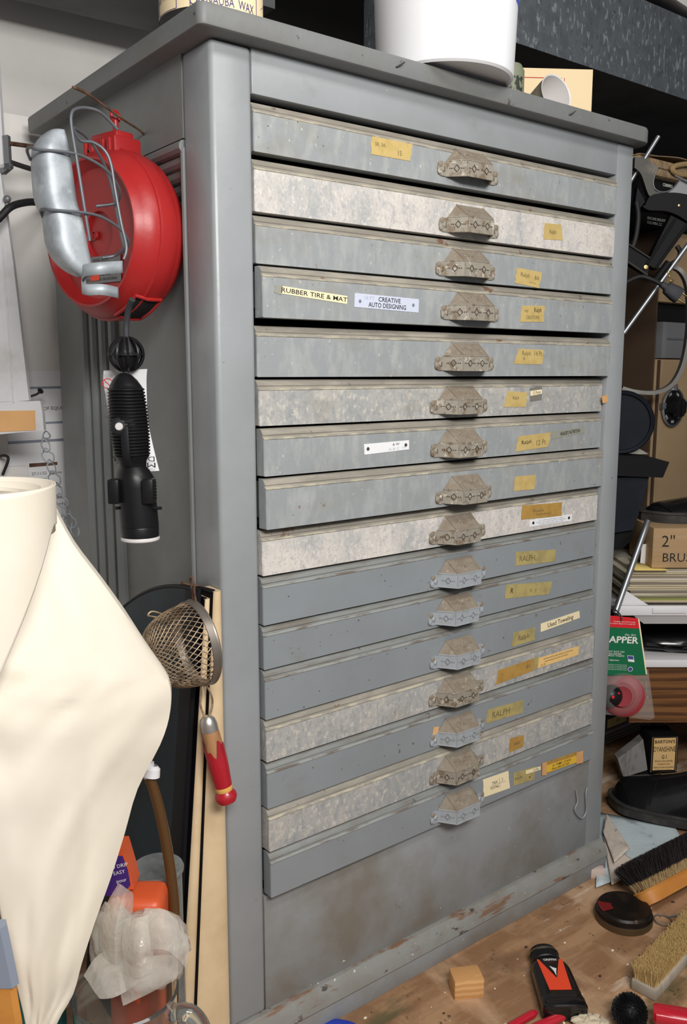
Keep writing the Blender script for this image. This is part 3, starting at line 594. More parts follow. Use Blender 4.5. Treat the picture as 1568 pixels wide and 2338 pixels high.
# ---------------------------------------------------------------- hanging at the cabinet's left side
nl = thing('bent_wire_hook', 'long rusty wire hook under the cabinet top holding the red reel', 'hook', (0, .2, 1.28))
m = MB().tube(curve([V((0.0057, 0.2, 1.2831))+V((.006, 0, 0)), V((-0.006, 0.19, 1.2923)), V((-0.0418, 0.1702, 1.2985)), V((-0.0721, 0.1568, 1.3067)), V((-0.1015, 0.1425, 1.314)), V((-0.1244, 0.1351, 1.3165))]), [.0016]*24+[.0022]*6+[.0012], n=8)
ob('wire', m, 'rusty_iron', nl)
# red cord reel
fc = V((-0.0927, 0.1786, 1.1448)); ax = V((-.97, -.243, 0)).normalized(); R = .1150
t = thing('cord_reel', 'red plastic retractable cord reel hanging at the left side of the cabinet', 'cord reel', (fc.x, fc.y, fc.z-R))
prof = [(0, -.020), (.028, -.020), (.030, -.014), (.082, -.012), (.088, -.002), (.091, 0), (.094, -.001), (.100, -.008), (.1055, -.018), (.1075, -.024), (.1082, -.0262), (.1082, -.0278), (.1068, -.029), (.1078, -.034), (.1080, -.052), (.1068, -.056), (.1075, -.058), (.1045, -.066), (.096, -.078), (.080, -.083), (0, -.084)]
prof = [(0, -.021), (.029, -.021), (.031, -.015), (.086, -.013), (.093, -.003), (.0955, .0015), (.0985, .0020), (.1000, -.002), (.1050, -.008), (.1100, -.015), (.1130, -.022), (.1140, -.0275), (.1162, -.0285), (.1166, -.0305), (.1150, -.032), (.1160, -.045), (.1150, -.058), (.1140, -.0595), (.1140, -.0610), (.1120, -.068), (.102, -.082), (.085, -.088), (0, -.089)]; m = MB().lathe(prof, fc, ax, n=96)
ob('reel_housing', m, 'red_plastic', t)
u_up = UP; u_side = ax.cross(UP).normalized()
X = frame(fc, u_side, UP, ax)   # local: x sideways, y up, z along the axis
if True:
    m = MB().box((-.036, .084, -.066), (.034, .128, -.020), 0, X=X, bev=.004); m.box((-.030, .120, -.058), (.028, .136, -.028), 0, X=X, bev=.003)
    m.tube([X @ V(q) for q in ((-.010, .134, -.043), (-.010, .156, -.043))], .0042, n=12)
    m.tube([X @ V((-.010, .158+.0065*math.cos(a), -.043+.0065*math.sin(a))) for a in [k*PI/8 for k in range(16)]], .0026, n=8, closed=True)
    for sx in (-.026, -.012, .012, .026): m.box((sx-.003, .088, -.022), (sx+.003, .124, -.0165), 0, X=X, bev=.001)
    m.lathe([(.0026, 0), (.0042, 0), (.0042, .0014), (.0026, .0014)], X @ V((.020, .112, -.0195)), ax, 14, 0); m.lathe([(0, .0002), (.0026, .0002)], X @ V((.020, .112, -.0195)), ax, 12, 1)
    ob('hanger_bracket', m, ['red_plastic', 'dark_interior'], t)
    def rimpt(deg, z, rr): a = math.radians(deg); return X @ V((-rr*math.sin(a), -rr*math.cos(a), z))
    A0, A1 = 14, 40; Zs = (-.017, -.0275, -.034, -.048, -.058)
    rr_of = {-.017: .1125, -.0275: .1152, -.034: .1176, -.048: .1174, -.058: .1166}
    rows = [[rimpt(A0+(A1-A0)*k/10, z, rr_of[z]) for k in range(11)] for z in Zs]
    ob('cord_opening', MB().grid(rows), 'dark_interior', t)
    lp = rows[0]+[rimpt(A1, z, rr_of[z]) for z in Zs[1:-1]]+rows[-1][::-1]+[rimpt(A0, z, rr_of[z]) for z in Zs[1:-1][::-1]]
    m = MB().tube(lp, .0026, 0, n=8, closed=True); ob('opening_lip', m, 'red_plastic', t)
    m = MB()
    lab = [X @ V(p) for p in ((-.050, -.066, -.0118), (.035, -.066, -.0118), (.035, -.030, -.0118), (-.050, -.030, -.0118))]
    m.prism(lab, ax*.0008, 0)
    ce = sum(lab, V((0, 0, 0)))/4+ax*.0012; rr_ = (lab[1]-lab[0]).normalized()
    for j, tx in enumerate(('MODEL 40231B', 'CORD REEL', 'MAX 10 AMPS 125 VOLTS', 'INDOOR USE ONLY', 'DO NOT OPEN THE HOUSING')):
        m.text(tx, ce+UP*(.013-.0065*j), -rr_ if rr_.dot(RT) < 0 else rr_, UP, .0036 if j != 1 else .005, 1)
    s_ = -rr_ if rr_.dot(RT) < 0 else rr_
    m.prism([ce+s_*a+UP*b for a, b in ((-.024, -.014), (-.004, -.014), (-.004, -.006), (-.024, -.006))], ax*.0004, 2)
    ob('rating_label', m, ['grey_metal', 'ink_black', 'label_orange'], t)
    m = MB().lathe([(.0045, 0), (.006, 0), (.006, .003), (.0045, .003)], X @ V((.012, 0, -.019)), ax, 16); m.lathe([(0, .0015), (.0045, .0015)], X @ V((.012, 0, -.019)), ax, 14)
    ob('centre_screw', m, 'red_plastic_dull', t)
# cord, stop ball and lamp handle
t = thing('trouble_lamp_handle', 'black ribbed lamp handle hanging on the cord below the red reel', 'lamp handle', V((-0.0866, 0.0785, 0.7312)))
ob('cord', MB().tube(curve([V((-0.0679, 0.1028, 1.0525)), V((-0.0684, 0.1138, 1.0417)), V((-0.069, 0.1229, 1.0213)), V((-0.0713, 0.12, 0.9979)), V((-0.0764, 0.1134, 0.9451))]), .0042, n=12), 'cord_grey', t)
bcn = V((-0.0729, 0.1178, 0.9809)); r = 0.0231
m = MB()
for k in range(10):
    a = PI*k/10*2; m.tube([bcn+V((r*math.sin(b)*math.cos(a), r*math.sin(b)*math.sin(a), r*.98*math.cos(b))) for b in [.25+(PI-.5)*j/12 for j in range(13)]], .0020, n=6)
m.lathe([(r*.93, -.002), (r*1.04, -.002), (r*1.04, .002), (r*.93, .002), (r*.93, -.002)], bcn, n=30)
m.lathe([(.004, r), (.009, r*.98), (.009, r*.86), (r*.80, r*.20), (r*.80, -r*.2), (.009, -r*.86), (.009, -r), (.004, -r)], bcn, n=24)
ob('cord_stop_ball', m, 'black_plastic', t)
hz = lambda y: V((-0.0823, 0.1027, 0.8689)).z+(1000-y)*0.0006
top = V((-0.0748, 0.1134, 0.951)); ctr = [(857, 14, 288), (866, 26, 289), (880, 34, 291), (895, 38, 293)]
rows = [(855, 6, 288), (860, 17, 289), (870, 27, 290), (882, 34, 291)]
yy = 888
while yy < 1034:
    wv = 39+3.5*math.sin((yy-888)/146*PI); rows += [(yy, wv-2.2, 292+(yy-888)*.055), (yy+2.2, wv+1.5, 292+(yy-888)*.055), (yy+4.6, wv+1.5, 292+(yy-888)*.055), (yy+6.6, wv-2.2, 292+(yy-888)*.055)]; yy += 7.2
rows += [(1040, 39, 300), (1052, 32, 300), (1064, 30, 301), (1076, 37, 303), (1090, 42, 305), (1110, 43, 306), (1200, 43.5, 311), (1201, 42.6, 311), (1203, 43.5, 311), (1226, 42, 312)]
def hring(y, w, x, n=32):
    c = V((-0.0781, 0.0994, 0.8689))+RT*((x-300)*0.0006); c.z = hz(y); rr = w*0.0006; return [c+RT*(rr*math.cos(2*PI*k/n))+FW*(rr*math.sin(2*PI*k/n)) for k in range(n)]
m = MB().grid([hring(*q) for q in rows], 0, True)
pt = [hring(y, w*1.045, x)[:] for y, w, x in rows[4:-10]]
m.f.append(list(range(32))); m.m.append(0)
ob('ribbed_grip', m, 'black_plastic', t)
q = V((-0.0977, 0.0674, 0.8888))
st = MB(); cl = [V((-0.0757, 0.1133, 0.9475))-FW*0.0214, V((-0.0771, 0.1104, 0.9275))-FW*0.0261, V((-0.0786, 0.1046, 0.8924))-FW*0.0279, V((-0.0807, 0.098, 0.8513))-FW*0.0255, V((-0.081, 0.0947, 0.8337))-FW*0.0184]
st.grid([[p-RT*.0052-FW*.0004, p-FW*.0014, p+RT*.0052-FW*.0004] for p in curve(cl)])
ob('grip_spine', st, 'black_plastic', t)
sw = V((-0.0839, 0.1074, 0.8859))-FW*0.0255
m = MB().lathe([(0, .004), (.0072, .004), (.0105, .0025), (.0125, 0), (.0125, -.004)], sw, -FW, 28, 0); m.lathe([(0, .0062), (.0045, .006), (.0054, .004)], sw, -FW, 22, 1)
ob('push_switch', m, ['black_rubber', 'enamel_white'], t)
m = MB()
for px, dx in ((265, -1), (342, 1)):
    c = V((-0.083, 0.0892, 0.7986))+RT*((px-304)*0.0006)-FW*.006
    XX = frame(c, RT, FW, UP); m.box((-.0075, -.010, -.0165), (.0075, .012, .0165), 0, X=XX, bev=.002)
    for k in range(6): m.box((.0065*dx-.0012, -.008, -.012+k*.0042), (.0065*dx+.0022, .008, -.0095+k*.0042), 0, X=XX)
c = V((-0.0819, 0.0837, 0.7751)); m.tube([c+RT*0.0237, c+RT*0.0344], .0022, n=8); m.tube([c-RT*0.0237, c-RT*0.0279], .0022, n=8)
ob('side_clips', m, 'black_plastic', t)
m = MB().grid([hring(1225, 43, 312), hring(1228, 44, 312), hring(1232, 44, 312), hring(1234, 42.5, 312), hring(1234, 38, 312)], 0, True)
ob('socket_ring', m, 'enamel_white', t)
tg = MB(); rows = []; TGX = -.006
for j, (y, a, b, dd) in enumerate(((846, 240, 341, 1.215), (866, 236, 337, 1.218), (900, 237, 334, 1.222), (960, 243, 333, 1.224), (1020, 255, 342, 1.224), (1082, 266, 356, 1.222))):
    l = V((-0.0734, 0.1274, 0.8671))
    rows.append([V((-0.0837, 0.1038, 0.8689))+RT*(TGX+(a+(b-a)*k/6-288)*0.0006)+FW*(.030+(dd-1.215)+.004*math.sin(k*.9+j*.5))+UP*(hz(y+ (6-k)*.6)-V((-0.0837, 0.1038, 0.8689)).z) for k in range(7)])
rows = curve_rows = [[curve([r[k] for r in rows], 4)[i] for k in range(7)] for i in range(21)]
tg.grid(rows)
def tagpt(fx, y): return V((-0.0837, 0.1038, 0.8689))+RT*(TGX+(fx-288)*0.0006)+FW*.0255+UP*(hz(y)-V((-0.0837, 0.1038, 0.8689)).z)
tg.tube([tagpt(250+12*math.cos(a), 879+11*math.sin(a)) for a in [k*PI/10 for k in range(20)]], .0006, 2, n=5, closed=True)
tg.tube([tagpt(242, 871), tagpt(258, 887)], .0006, 2, n=5)
for k, y in enumerate((860, 864, 905, 930, 955)): tg.text('WARNING DO NOT USE', tagpt(252, y), -RT, -UP, .0020, 1, width=.013)
tg.text('DANGER', tagpt(303, 1052), -RT, -UP, .007, 1, bold=0, width=.058); tg.text('METAL', tagpt(308, 1066), -RT, -UP, .007, 1, bold=0, width=.054)
ob('warning_tag', tg, ['paper_white', 'ink_black', 'card_red'], t, 'white paper warning tag')
# galvanised lamp guard: half reflector and wire cage
gd = 1.08
t = thing('lamp_guard', 'galvanised half reflector lamp guard with wire cage hanging before the red reel', 'lamp guard', V((-0.1445, 0.0446, 1.0419)))
def G(px, py, off=0): return None
rows = []
for y, a, b, bow in ((292, 128, 158, 3), (300, 112, 160, 9), (318, 90, 164, 16), (345, 76, 168, 22), (400, 73, 174, 24), (460, 77, 180, 24), (495, 92, 190, 24), (530, 95, 197, 26), (560, 98, 201, 27), (590, 110, 206, 25), (612, 128, 209, 20), (628, 150, 209, 12), (638, 172, 209, 6)):
    A = V((-0.1668, 0.0819, 1.143))+RT*((a-140)*0.0005)+UP*((500-y)*0.0005); B = V((-0.1668, 0.0819, 1.143))+RT*((b-140)*0.0005)+UP*((500-y)*0.0005)
    rows.append([A*(1-k/14)+B*(k/14)+FW*(-.0009*bow*math.sin(PI*min(1, (k/14)*1.0))*1.0+.022*(k/14)**2*0) for k in range(15)])
cols = [curve([r[k] for r in rows], 4) for k in range(15)]
m = MB().grid([[cols[k][i] for k in range(15)] for i in range(len(cols[0]))])
ob('reflector', m, 'zinc_steel', t, solid=.0012)
def Q(px, py, fd=0): return V((-0.1668, 0.0819, 1.143))+RT*((px-140)*0.0005)+UP*((500-py)*0.0005)+FW*fd
m = MB()
m.tube(curve([Q(208, 552, 0), Q(200, 470, -.004), Q(188, 370, -.004), Q(177, 290, -.002), Q(177, 256, 0), Q(185, 241, .006), Q(203, 232, .018), Q(226, 233, .03), Q(245, 247, .042), Q(262, 266, .05)]), .0021, n=8)
m.tube(curve([Q(180, 292, 0), Q(190, 312, .01), Q(214, 311, .02), Q(238, 326, .028), Q(252, 358, .03), Q(260, 420, .03), Q(272, 500, .03), Q(285, 560, .026), Q(278, 590, .024)]), .0021, n=8)
m.tube(curve([Q(182, 288, 0), Q(196, 296, .03), Q(214, 330, .055), Q(228, 380, .07), Q(240, 450, .072), Q(252, 520, .07), Q(260, 556, .066), Q(250, 556, .066)]), .0019, n=8)
m.tube(curve([Q(72, 362, 0), Q(73, 346, -.012), Q(86, 342, -.020), Q(108, 350, -.026), Q(170, 349, -.010), Q(205, 354, .006), Q(240, 372, .022), Q(258, 396, .036), Q(262, 420, .05), Q(244, 440, .062), Q(200, 452, .05)]), .0019, n=8)
m.tube(curve([Q(96, 498, 0), Q(98, 486, -.012), Q(110, 484, -.020), Q(134, 488, -.026), Q(196, 488, -.010), Q(232, 492, .006), Q(262, 508, .022), Q(280, 530, .036), Q(278, 552, .048), Q(240, 572, .058), Q(210, 580, .05)]), .0019, n=8)
ob('wire_cage', m, 'wire_steel', t)
m = MB()
c1 = [Q(182, 634, .004), Q(200, 626, -.014), Q(240, 622, -.018), Q(284, 613, .004)]; m.grid([[p+UP*.0072, p-UP*.0075] for p in curve(c1)])
c2 = [Q(184, 640, .006), Q(186, 664, -.004), Q(205, 672, -.014), Q(240, 671, -.012), Q(271, 676, .004)]; m.grid([[p+UP*.0066, p-UP*.0068] for p in curve(c2)])
m.grid([[Q(181, 622, .002), Q(209, 622, -.002)], [Q(182, 646, .004), Q(196, 650, -.004)], [Q(185, 668, .002), Q(190, 670, -.004)]])
ob('clamp_strap', m, 'zinc_steel', t, solid=.0012)
# ---------------------------------------------------------------- the old scale, papers and hooks on the white wall
t = thing('wall_scale', 'white painted wooden scale arm with rods and a tan patch at the left edge', 'scale', V((-0.125, 0.46, 0.8501)))
def Z(px, py, dy=0): return V((-0.1018, 0.46, 1.1315))+V((1, 0, 0))*0+RT*((px-40)*0.0007)+UP*((600-py)*0.0007)+FW*dy
def slab_(m, pts, th, mi=0): m.prism([Z(*q) for q in pts], FW*th, mi)
m = MB(); slab_(m, [(-40, 79), (-40, 400), (22, 390), (21, 80)], .010); ob('upper_arm', m, 'white_paint', t)
m = MB(); slab_(m, [(-40, 398), (-30, 920), (49, 915), (30, 600), (12, 398)], .010); slab_(m, [(8, 560), (12, 920), (15, 920), (11, 560)], -.002, 0); ob('lower_arm', m, 'white_paint', t)
m = MB(); slab_(m, [(-60, 918), (-60, 998), (80, 985), (79, 945), (75, 916)], .012); ob('end_block', m, 'white_paint', t)
m = MB(); slab_(m, [(-50, 940), (-50, 990), (61, 985), (62, 938)], -.0012); ob('tan_patch', m, 'tan_patch', t)
m = MB(); slab_(m, [(20, 322), (20, 396), (34, 392), (34, 320)], .012); slab_(m, [(14, 384), (8, 402), (18, 402), (36, 388), (36, 380)], .014); ob('strap_clip', m, 'grey_metal', t)
ob('rod', MB().tube([Z(32, 337, .004), Z(98, 318, .10)], .0035, n=10), 'rusty_iron', t)
ob('rod', MB().tube([Z(22, 374, .004), Z(50, 379, .03), Z(80, 376, .10)], .0042, n=10), 'dark_iron', t)
ob('pivot', MB().ball(Z(26, 460, -.003), .006).tube([Z(26, 464, 0), Z(14, 498, 0), Z(4, 508, 0)], .003, n=8), 'grey_metal', t)
m = MB()
def link(c, up, sd, L=.0125, wd_=.0080, rw=.0013):
    m.tube([c+up*(L*math.cos(a))+sd*(wd_*math.sin(a)*(1.25 if math.cos(a) < .2 else .75)) for a in [k*PI/9 for k in range(18)]], rw, n=6, closed=True)
m.tube([Z(76+8*math.sin(a), 998+9*math.cos(a), .02+.004*math.sin(2*a)) for a in [k*PI/8 for k in range(16)]], .0012, n=6, closed=True)
pth = [(80, 1020), (84, 1046), (91, 1073), (97, 1100), (104, 1128), (112, 1155), (121, 1180), (130, 1204), (140, 1226)]
for k, (a, b) in enumerate(pth): link(Z(a, b, .004), (UP-RT*.25).normalized(), (FW*.9+RT*.35).normalized() if k % 2 == 0 else RT)
ob('chain', m, 'zinc_steel', t)
tag(ob('black_cable', MB().tube(curve([V((-0.1621, 0.43, 1.17)), V((-0.1344, 0.43, 1.1948)), V((-0.1167, 0.43, 1.2124)), V((-0.0792, 0.47, 1.229)), V((-0.0419, 0.52, 1.2405)), V((-0.0049, 0.6, 1.2533))]), .0058, n=12), 'black_rubber'), 'thick black cable crossing behind the galvanised lamp guard', 'cable')
def nail(pts, r, name, lab, m_='dark_iron'):
    p = curve(pts); mm = MB().tube(p, r, n=8); d = (p[-1]-p[-2]).normalized(); mm.lathe([(0, .0012), (r*2.6, .001), (r*2.6, 0), (r, -.001)], p[-1], d, 12)
    tag(ob(name, mm, m_), lab, 'nail')
nail([V((-0.0574, 0.622, 0.9097)), V((-0.0501, 0.6, 0.9132)), V((-0.0439, 0.575, 0.9183)), V((-0.0407, 0.565, 0.9239))], .0022, 'bent_nail', 'bent nail in the white wall above the equivalents chart')
tag(ob('wire_hook', MB().tube(curve([V((-0.1062, 0.62, 0.8051)), V((-0.1011, 0.6, 0.8095)), V((-0.0966, 0.59, 0.8068)), V((-0.0979, 0.59, 0.7974)), V((-0.1047, 0.6, 0.7749))]), .0026, n=8), 'black_rubber'), 'black wire hook at the left edge above the cream roll', 'hook')
def wsheet(name, cs, mats, fill, lab, cat):
    m = MB(); c = [V(q) for q in cs]; m.prism(c, (0, .0008, 0), 0)
    R_ = (c[1]-c[0]).normalized(); U_ = (c[0]-c[3]).normalized(); fill(m, c, R_, U_); return tag(ob(name, m, mats), lab, cat)
def fill(m, c, R_, U_):
    w = c[1]-c[0]; h = c[3]-c[0]
    for fy, fh in ((.165, .024), (.545, .024), (.735, .030)):
        a = c[0]+h*fy+V((0, -.0002, 0)); m.prism([a, a+w, a+w+h*fh, a+h*fh], (0, .0003, 0), 2)
    m.text('TABLE OF EQUIVALENTS', c[0]+w*.55+h*.40+V((0, -.0003, 0)), R_, U_, .0062, 1, width=.105)
y_ = .6238
wsheet('equivalents_chart', [V((-0.0775, 0.6236, 0.9587)), V((0.08, 0.6236, 0.9605)), V((0.0718, 0.6236, 0.7851)), V((-0.0876, 0.6236, 0.7869))], ['paper_white', 'ink_black', 'blue_grey_paint'], fill, 'printed table of equivalents with blue rules pinned on the white wall', 'chart')
def fill2(m, c, R_, U_):
    w = c[1]-c[0]; h = c[3]-c[0]; L_ = [('27-11/32', 'grains'), ('54-22/32', '.'), ('109', '.'), ('437-1/2', '.'), ('7000', 'ounces'), ('16', 'pounds'), ('480', '.'), ('5760', 'grains'), ('12', '.'), ('20', 'grains'), ('60', 'ounces'), ('3', 'ounces'), ('8', 'ounces'), ('24', 'approx'), ('1', 'measure')]
    for j, (a, b) in enumerate(L_):
        y = h*(.10+.06*j)+V((0, -.0003, 0))
        m.text(a, c[0]+w*.06+y, R_, U_, .0055, 1, align='LEFT'); m.text(b, c[0]+w*.42+y, R_, U_, .0055, 1, align='LEFT')
    a = c[0]+h*.002+w*.02+V((0, -.0004, 0)); m.prism([a, a+w*.5, a+w*.5+h*.03, a+h*.035], (0, .0003, 0), 2)
wsheet('typed_list', [V((-0.0512, 0.6226, 0.7903)), V((0.0542, 0.6226, 0.7905)), V((0.0514, 0.6226, 0.5839)), V((-0.0574, 0.6226, 0.5901))], ['paper_white', 'ink_black', 'rusty_iron'], fill2, 'typed list of grains and ounces below the equivalents chart', 'paper')
# ---------------------------------------------------------------- big cream vinyl roll
t = thing('vinyl_roll', 'large cream vinyl sheet rolled into a loose cone at the left edge', 'vinyl roll', V((-0.3314, -0.1268, 0.1683)))
cc = V((-0.3365, -0.0777, 0.8414)); R = .0845; rows = []
def edge_z(th):     # lower border of the outer lap, th measured from the right hand silhouette towards the front
    k = th/(PI/2); return 1215+(0 if k < 0 else (k**1.12)*600)
n = 40
tops = []; 
for j in range(25):
    r_ = []
    for k in range(n+1):
        th = -PI*.75+ (PI*1.55)*k/n
        y1 = edge_z(max(0, th)) if th > 0 else 1215
        y1 = min(y1, 2050)
        y = 1110+(y1-1110)*j/24
        rad = R*(1-.10*max(0, (y-1110)/900))
        r_.append(cc+RT*(rad*math.cos(th))-FW*(rad*math.sin(th))+UP*((1110-y)*0.0004))
    rows.append(r_)
m = MB().grid(rows); ob('outer_lap', m, 'cream_vinyl', t, solid=.0016)
m = MB(); rr_ = [cc+RT*(R*.97*math.cos(a))-FW*(R*.97*math.sin(a)) for a in [2*PI*k/48 for k in range(48)]]
m.grid([[p*1.0 for p in rr_], [p-UP*.05 for p in rr_], [p-UP*.05 for p in rr_]], 0, True)
for q in range(3):
    f_ = .86-.22*q; m.grid([[cc+(p-cc)*f_-UP*.004*(q+1) for p in rr_], [cc+(p-cc)*f_-UP*.045 for p in rr_]], 0, True)
m.add([cc+(p-cc)*.985-UP*.012 for p in rr_], [list(range(48))], 0)
ob('inner_turns', m, 'cream_vinyl', t, solid=.0016)
sil = curve([V((-0.2476, -0.0623, 0.8133)), V((-0.2278, -0.0677, 0.7665)), V((-0.2025, -0.0764, 0.7242)), V((-0.1785, -0.084, 0.6827)), V((-0.1554, -0.0915, 0.6381)), V((-0.1383, -0.098, 0.6073)), V((-0.1339, -0.1041, 0.594)), V((-0.1334, -0.1078, 0.5776)), V((-0.1379, -0.1094, 0.552)), V((-0.1532, -0.1157, 0.5254)), V((-0.1827, -0.115, 0.4794)), V((-0.203, -0.1212, 0.4343)), V((-0.2237, -0.1269, 0.3902)), V((-0.246, -0.1311, 0.3471)), V((-0.2664, -0.1366, 0.305)), V((-0.2769, -0.1351, 0.2721)), V((-0.2978, -0.1371, 0.2457)), V((-0.3128, -0.1344, 0.2017)), V((-0.3249, -0.1375, 0.1396))], 3)
lef = curve([V((-0.3148, -0.003, 0.7877)), V((-0.3299, -0.0572, 0.778)), V((-0.3378, -0.0813, 0.7549)), V((-0.3438, -0.0961, 0.7217)), V((-0.3493, -0.1102, 0.6936)), V((-0.354, -0.1231, 0.6748)), V((-0.3561, -0.1258, 0.6532)), V((-0.3582, -0.1286, 0.6315)), V((-0.3603, -0.1313, 0.6098)), V((-0.3608, -0.125, 0.5752)), V((-0.3606, -0.1322, 0.5401)), V((-0.3581, -0.1294, 0.5)), V((-0.3528, -0.1306, 0.4501)), V((-0.3474, -0.1321, 0.3992)), V((-0.342, -0.1339, 0.3473)), V((-0.3352, -0.1358, 0.3001)), V((-0.3298, -0.1351, 0.2603)), V((-0.3269, -0.1347, 0.2095)), V((-0.328, -0.1351, 0.1396))], 3)
rows = []
for i, (a, b) in enumerate(zip(lef, sil)):
    r_ = []; w = (b-a).length
    for k in range(33):
        f_ = k/32; p = a*(1-f_)+b*f_; bulge = .20*w*math.sin(PI*f_)**.9
        wr = .0060*NZ.noise(V((f_*5+i*.05, i*.20, 1.3)))+.0034*NZ.noise(V((f_*8+i*.25, i*.14, 5.1)))
        wr += .0060*math.exp(-((f_-.62-.02*i+.55)/.05)**2)*(1 if 20 < i < 44 else 0)*.5
        r_.append(p-FW*(bulge*.55-wr*min(1, 4*f_*(1-f_)+.15)))
    for k in range(1, 6): r_.append(b+FW*(.012*k)-RT*(.0016*k*k))
    rows.append(r_)
ob('unrolled_sheet', MB().grid(rows), 'cream_vinyl', t, solid=.0016)
ob('string_knot', MB().tube([V((-0.197, -0.0576, 0.7115)), V((-0.1954, -0.0691, 0.7119))], .0018, n=6).ball(V((-0.195, -0.0694, 0.7114)), .0028), 'white_paint', t)
# ---------------------------------------------------------------- strainer on its nail
nail([V((0, 0.045, 0.6595))+V((.004, 0, 0)), V((-0.012, 0.0479, 0.6632)), V((-0.03, 0.0598, 0.6679))], .0018, 'hanging_nail', 'rusty nail in the cabinet side holding the strainer', 'rusty_iron')
rc = V((-0.052, -0.0309, 0.6096)); ax = V((-.96, .02, -.10)).normalized(); r = .0545; dep_ = .074
t = thing('strainer', 'small wire mesh strainer with a worn red wooden handle hanging on a nail', 'strainer', V((-0.0172, -0.03, 0.3732)))
u = (V((0, 0, 1))-ax*ax.z).normalized(); w = ax.cross(u)
def bowl(a, f): # f 0 rim .. 1 bottom
    rr = r*math.cos(f*PI/2)**.62; return rc+ax*(dep_*math.sin(f*PI/2)**1.05)+u*(rr*math.cos(a))+w*(rr*math.sin(a))
m = MB()
for sg in (1, -1):
    for k in range(40):
        a0 = 2*PI*k/40; m.tube([bowl(a0+sg*f*1.5, f) for f in [j/14*.98 for j in range(15)]], .00062, n=4)
ob('wire_mesh', m, 'mesh_wire', t)
rim = [bowl(2*PI*k/48, 0) for k in range(48)]
m = MB(); m.grid([[p+ax*.010 for p in rim], [rc+(p-rc)*1.035+ax*.010 for p in rim], [rc+(p-rc)*1.035 for p in rim], [p for p in rim], [p+ax*.010 for p in rim]], 0, True); m.tube([rc+(p-rc)*1.02 for p in rim], .0020, n=6, closed=True)
ob('rim', m, 'tin_rim', t)
m = MB()
m.tube(curve([rc+u*r+w*.004, rc+u*(r+.016)+w*.003, rc+u*(r+.028)+w*.006, rc+u*(r+.034), rc+u*(r+.028)-w*.006, rc+u*(r+.016)-w*.003, rc+u*r-w*.004]), .0014, n=8)
ob('hanging_loop', m, 'rusty_iron', t)
tp = bowl(1.15, .18)
m = MB(); m.tube(curve([tp+u*.001, tp+u*.012+ax*.006, tp+u*.020+ax*.020, tp+u*.016+ax*.026, tp+u*.010+ax*.014, tp+u*.0]), .0013, n=8); ob('rest_hook', m, 'mesh_wire', t)
h0 = V((-0.0378, 0, 0.5446)); h1 = V((-0.0387, -0.02, 0.4996)); h2 = V((-0.0192, -0.036, 0.3782)); hd = (h2-h1).normalized(); hs = RT
m = MB()
m.tube(curve([rc-u*r*1.02, h0+hs*.002, h0+(h1-h0)*.35-hs*.001, h0+(h1-h0)*.65-hs*.005, h1-hs*.003]), .0014, n=8)
m.tube(curve([rc-u*r*1.02+hs*.004, h0+hs*.006, h0+(h1-h0)*.35+hs*.012, h0+(h1-h0)*.65+hs*.011, h1+hs*.003]), .0014, n=8)
ob('wire_shank', m, 'mesh_wire', t)
L = (h2-h1).length
ob('ferrule', MB().lathe([(0, -.002), (.0060, -.0015), (.0102, .003), (.0116, .010), (.0117, .019)], h1, hd, 28), 'ferrule_steel', t)
prof = [(.0092, .016), (.0104, .026), (.0112, .045), (.0114, L*.55), (.0106, L*.72), (.0100, L*.80)]
ob('bare_handle_top', MB().lathe([(.0112, .016), (.0122, .026), (.0133, .062)], h1, hd, 28), 'bare_wood', t, 'bare wood where the red paint has worn off')
m = MB(); zig = []
rows = []
for j in range(7):
    rr = []
    for k in range(28):
        a = 2*PI*k/28; st = .042+.010*math.sin(a*3+1)+.006*math.sin(a*7)
        hh = st+(L*.80-st)*j/6; q = [pp for pp in prof]; rad = 1.2*(.0114-.0016*max(0, (hh/L-.55)/.25)) if hh/L > .55 else 1.2*(.0100+.0014*min(1, hh/(L*.3)))
        rr.append((hh, rad*1.02, a))
    rows.append(rr)
uu = V((1, 0, 0))-hd*hd.x; uu.normalize(); ww = hd.cross(uu)
m.grid([[h1+hd*h_+uu*(rd*math.cos(a))+ww*(rd*math.sin(a)) for h_, rd, a in rr] for rr in rows], 0, True)
m.lathe([(.0114, L*.85), (.0125, L*.87), (.0148, L*.90), (.0152, L*.94), (.0126, L*.985), (.006, L), (0, L*1.002)], h1, hd, 28, 0)
ob('red_handle', m, 'red_wood', t)
ob('yellow_band', MB().lathe([(.0118, L*.795), (.0119, L*.80), (.0118, L*.85), (.0114, L*.855)], h1, hd, 28), 'yellow_band', t)
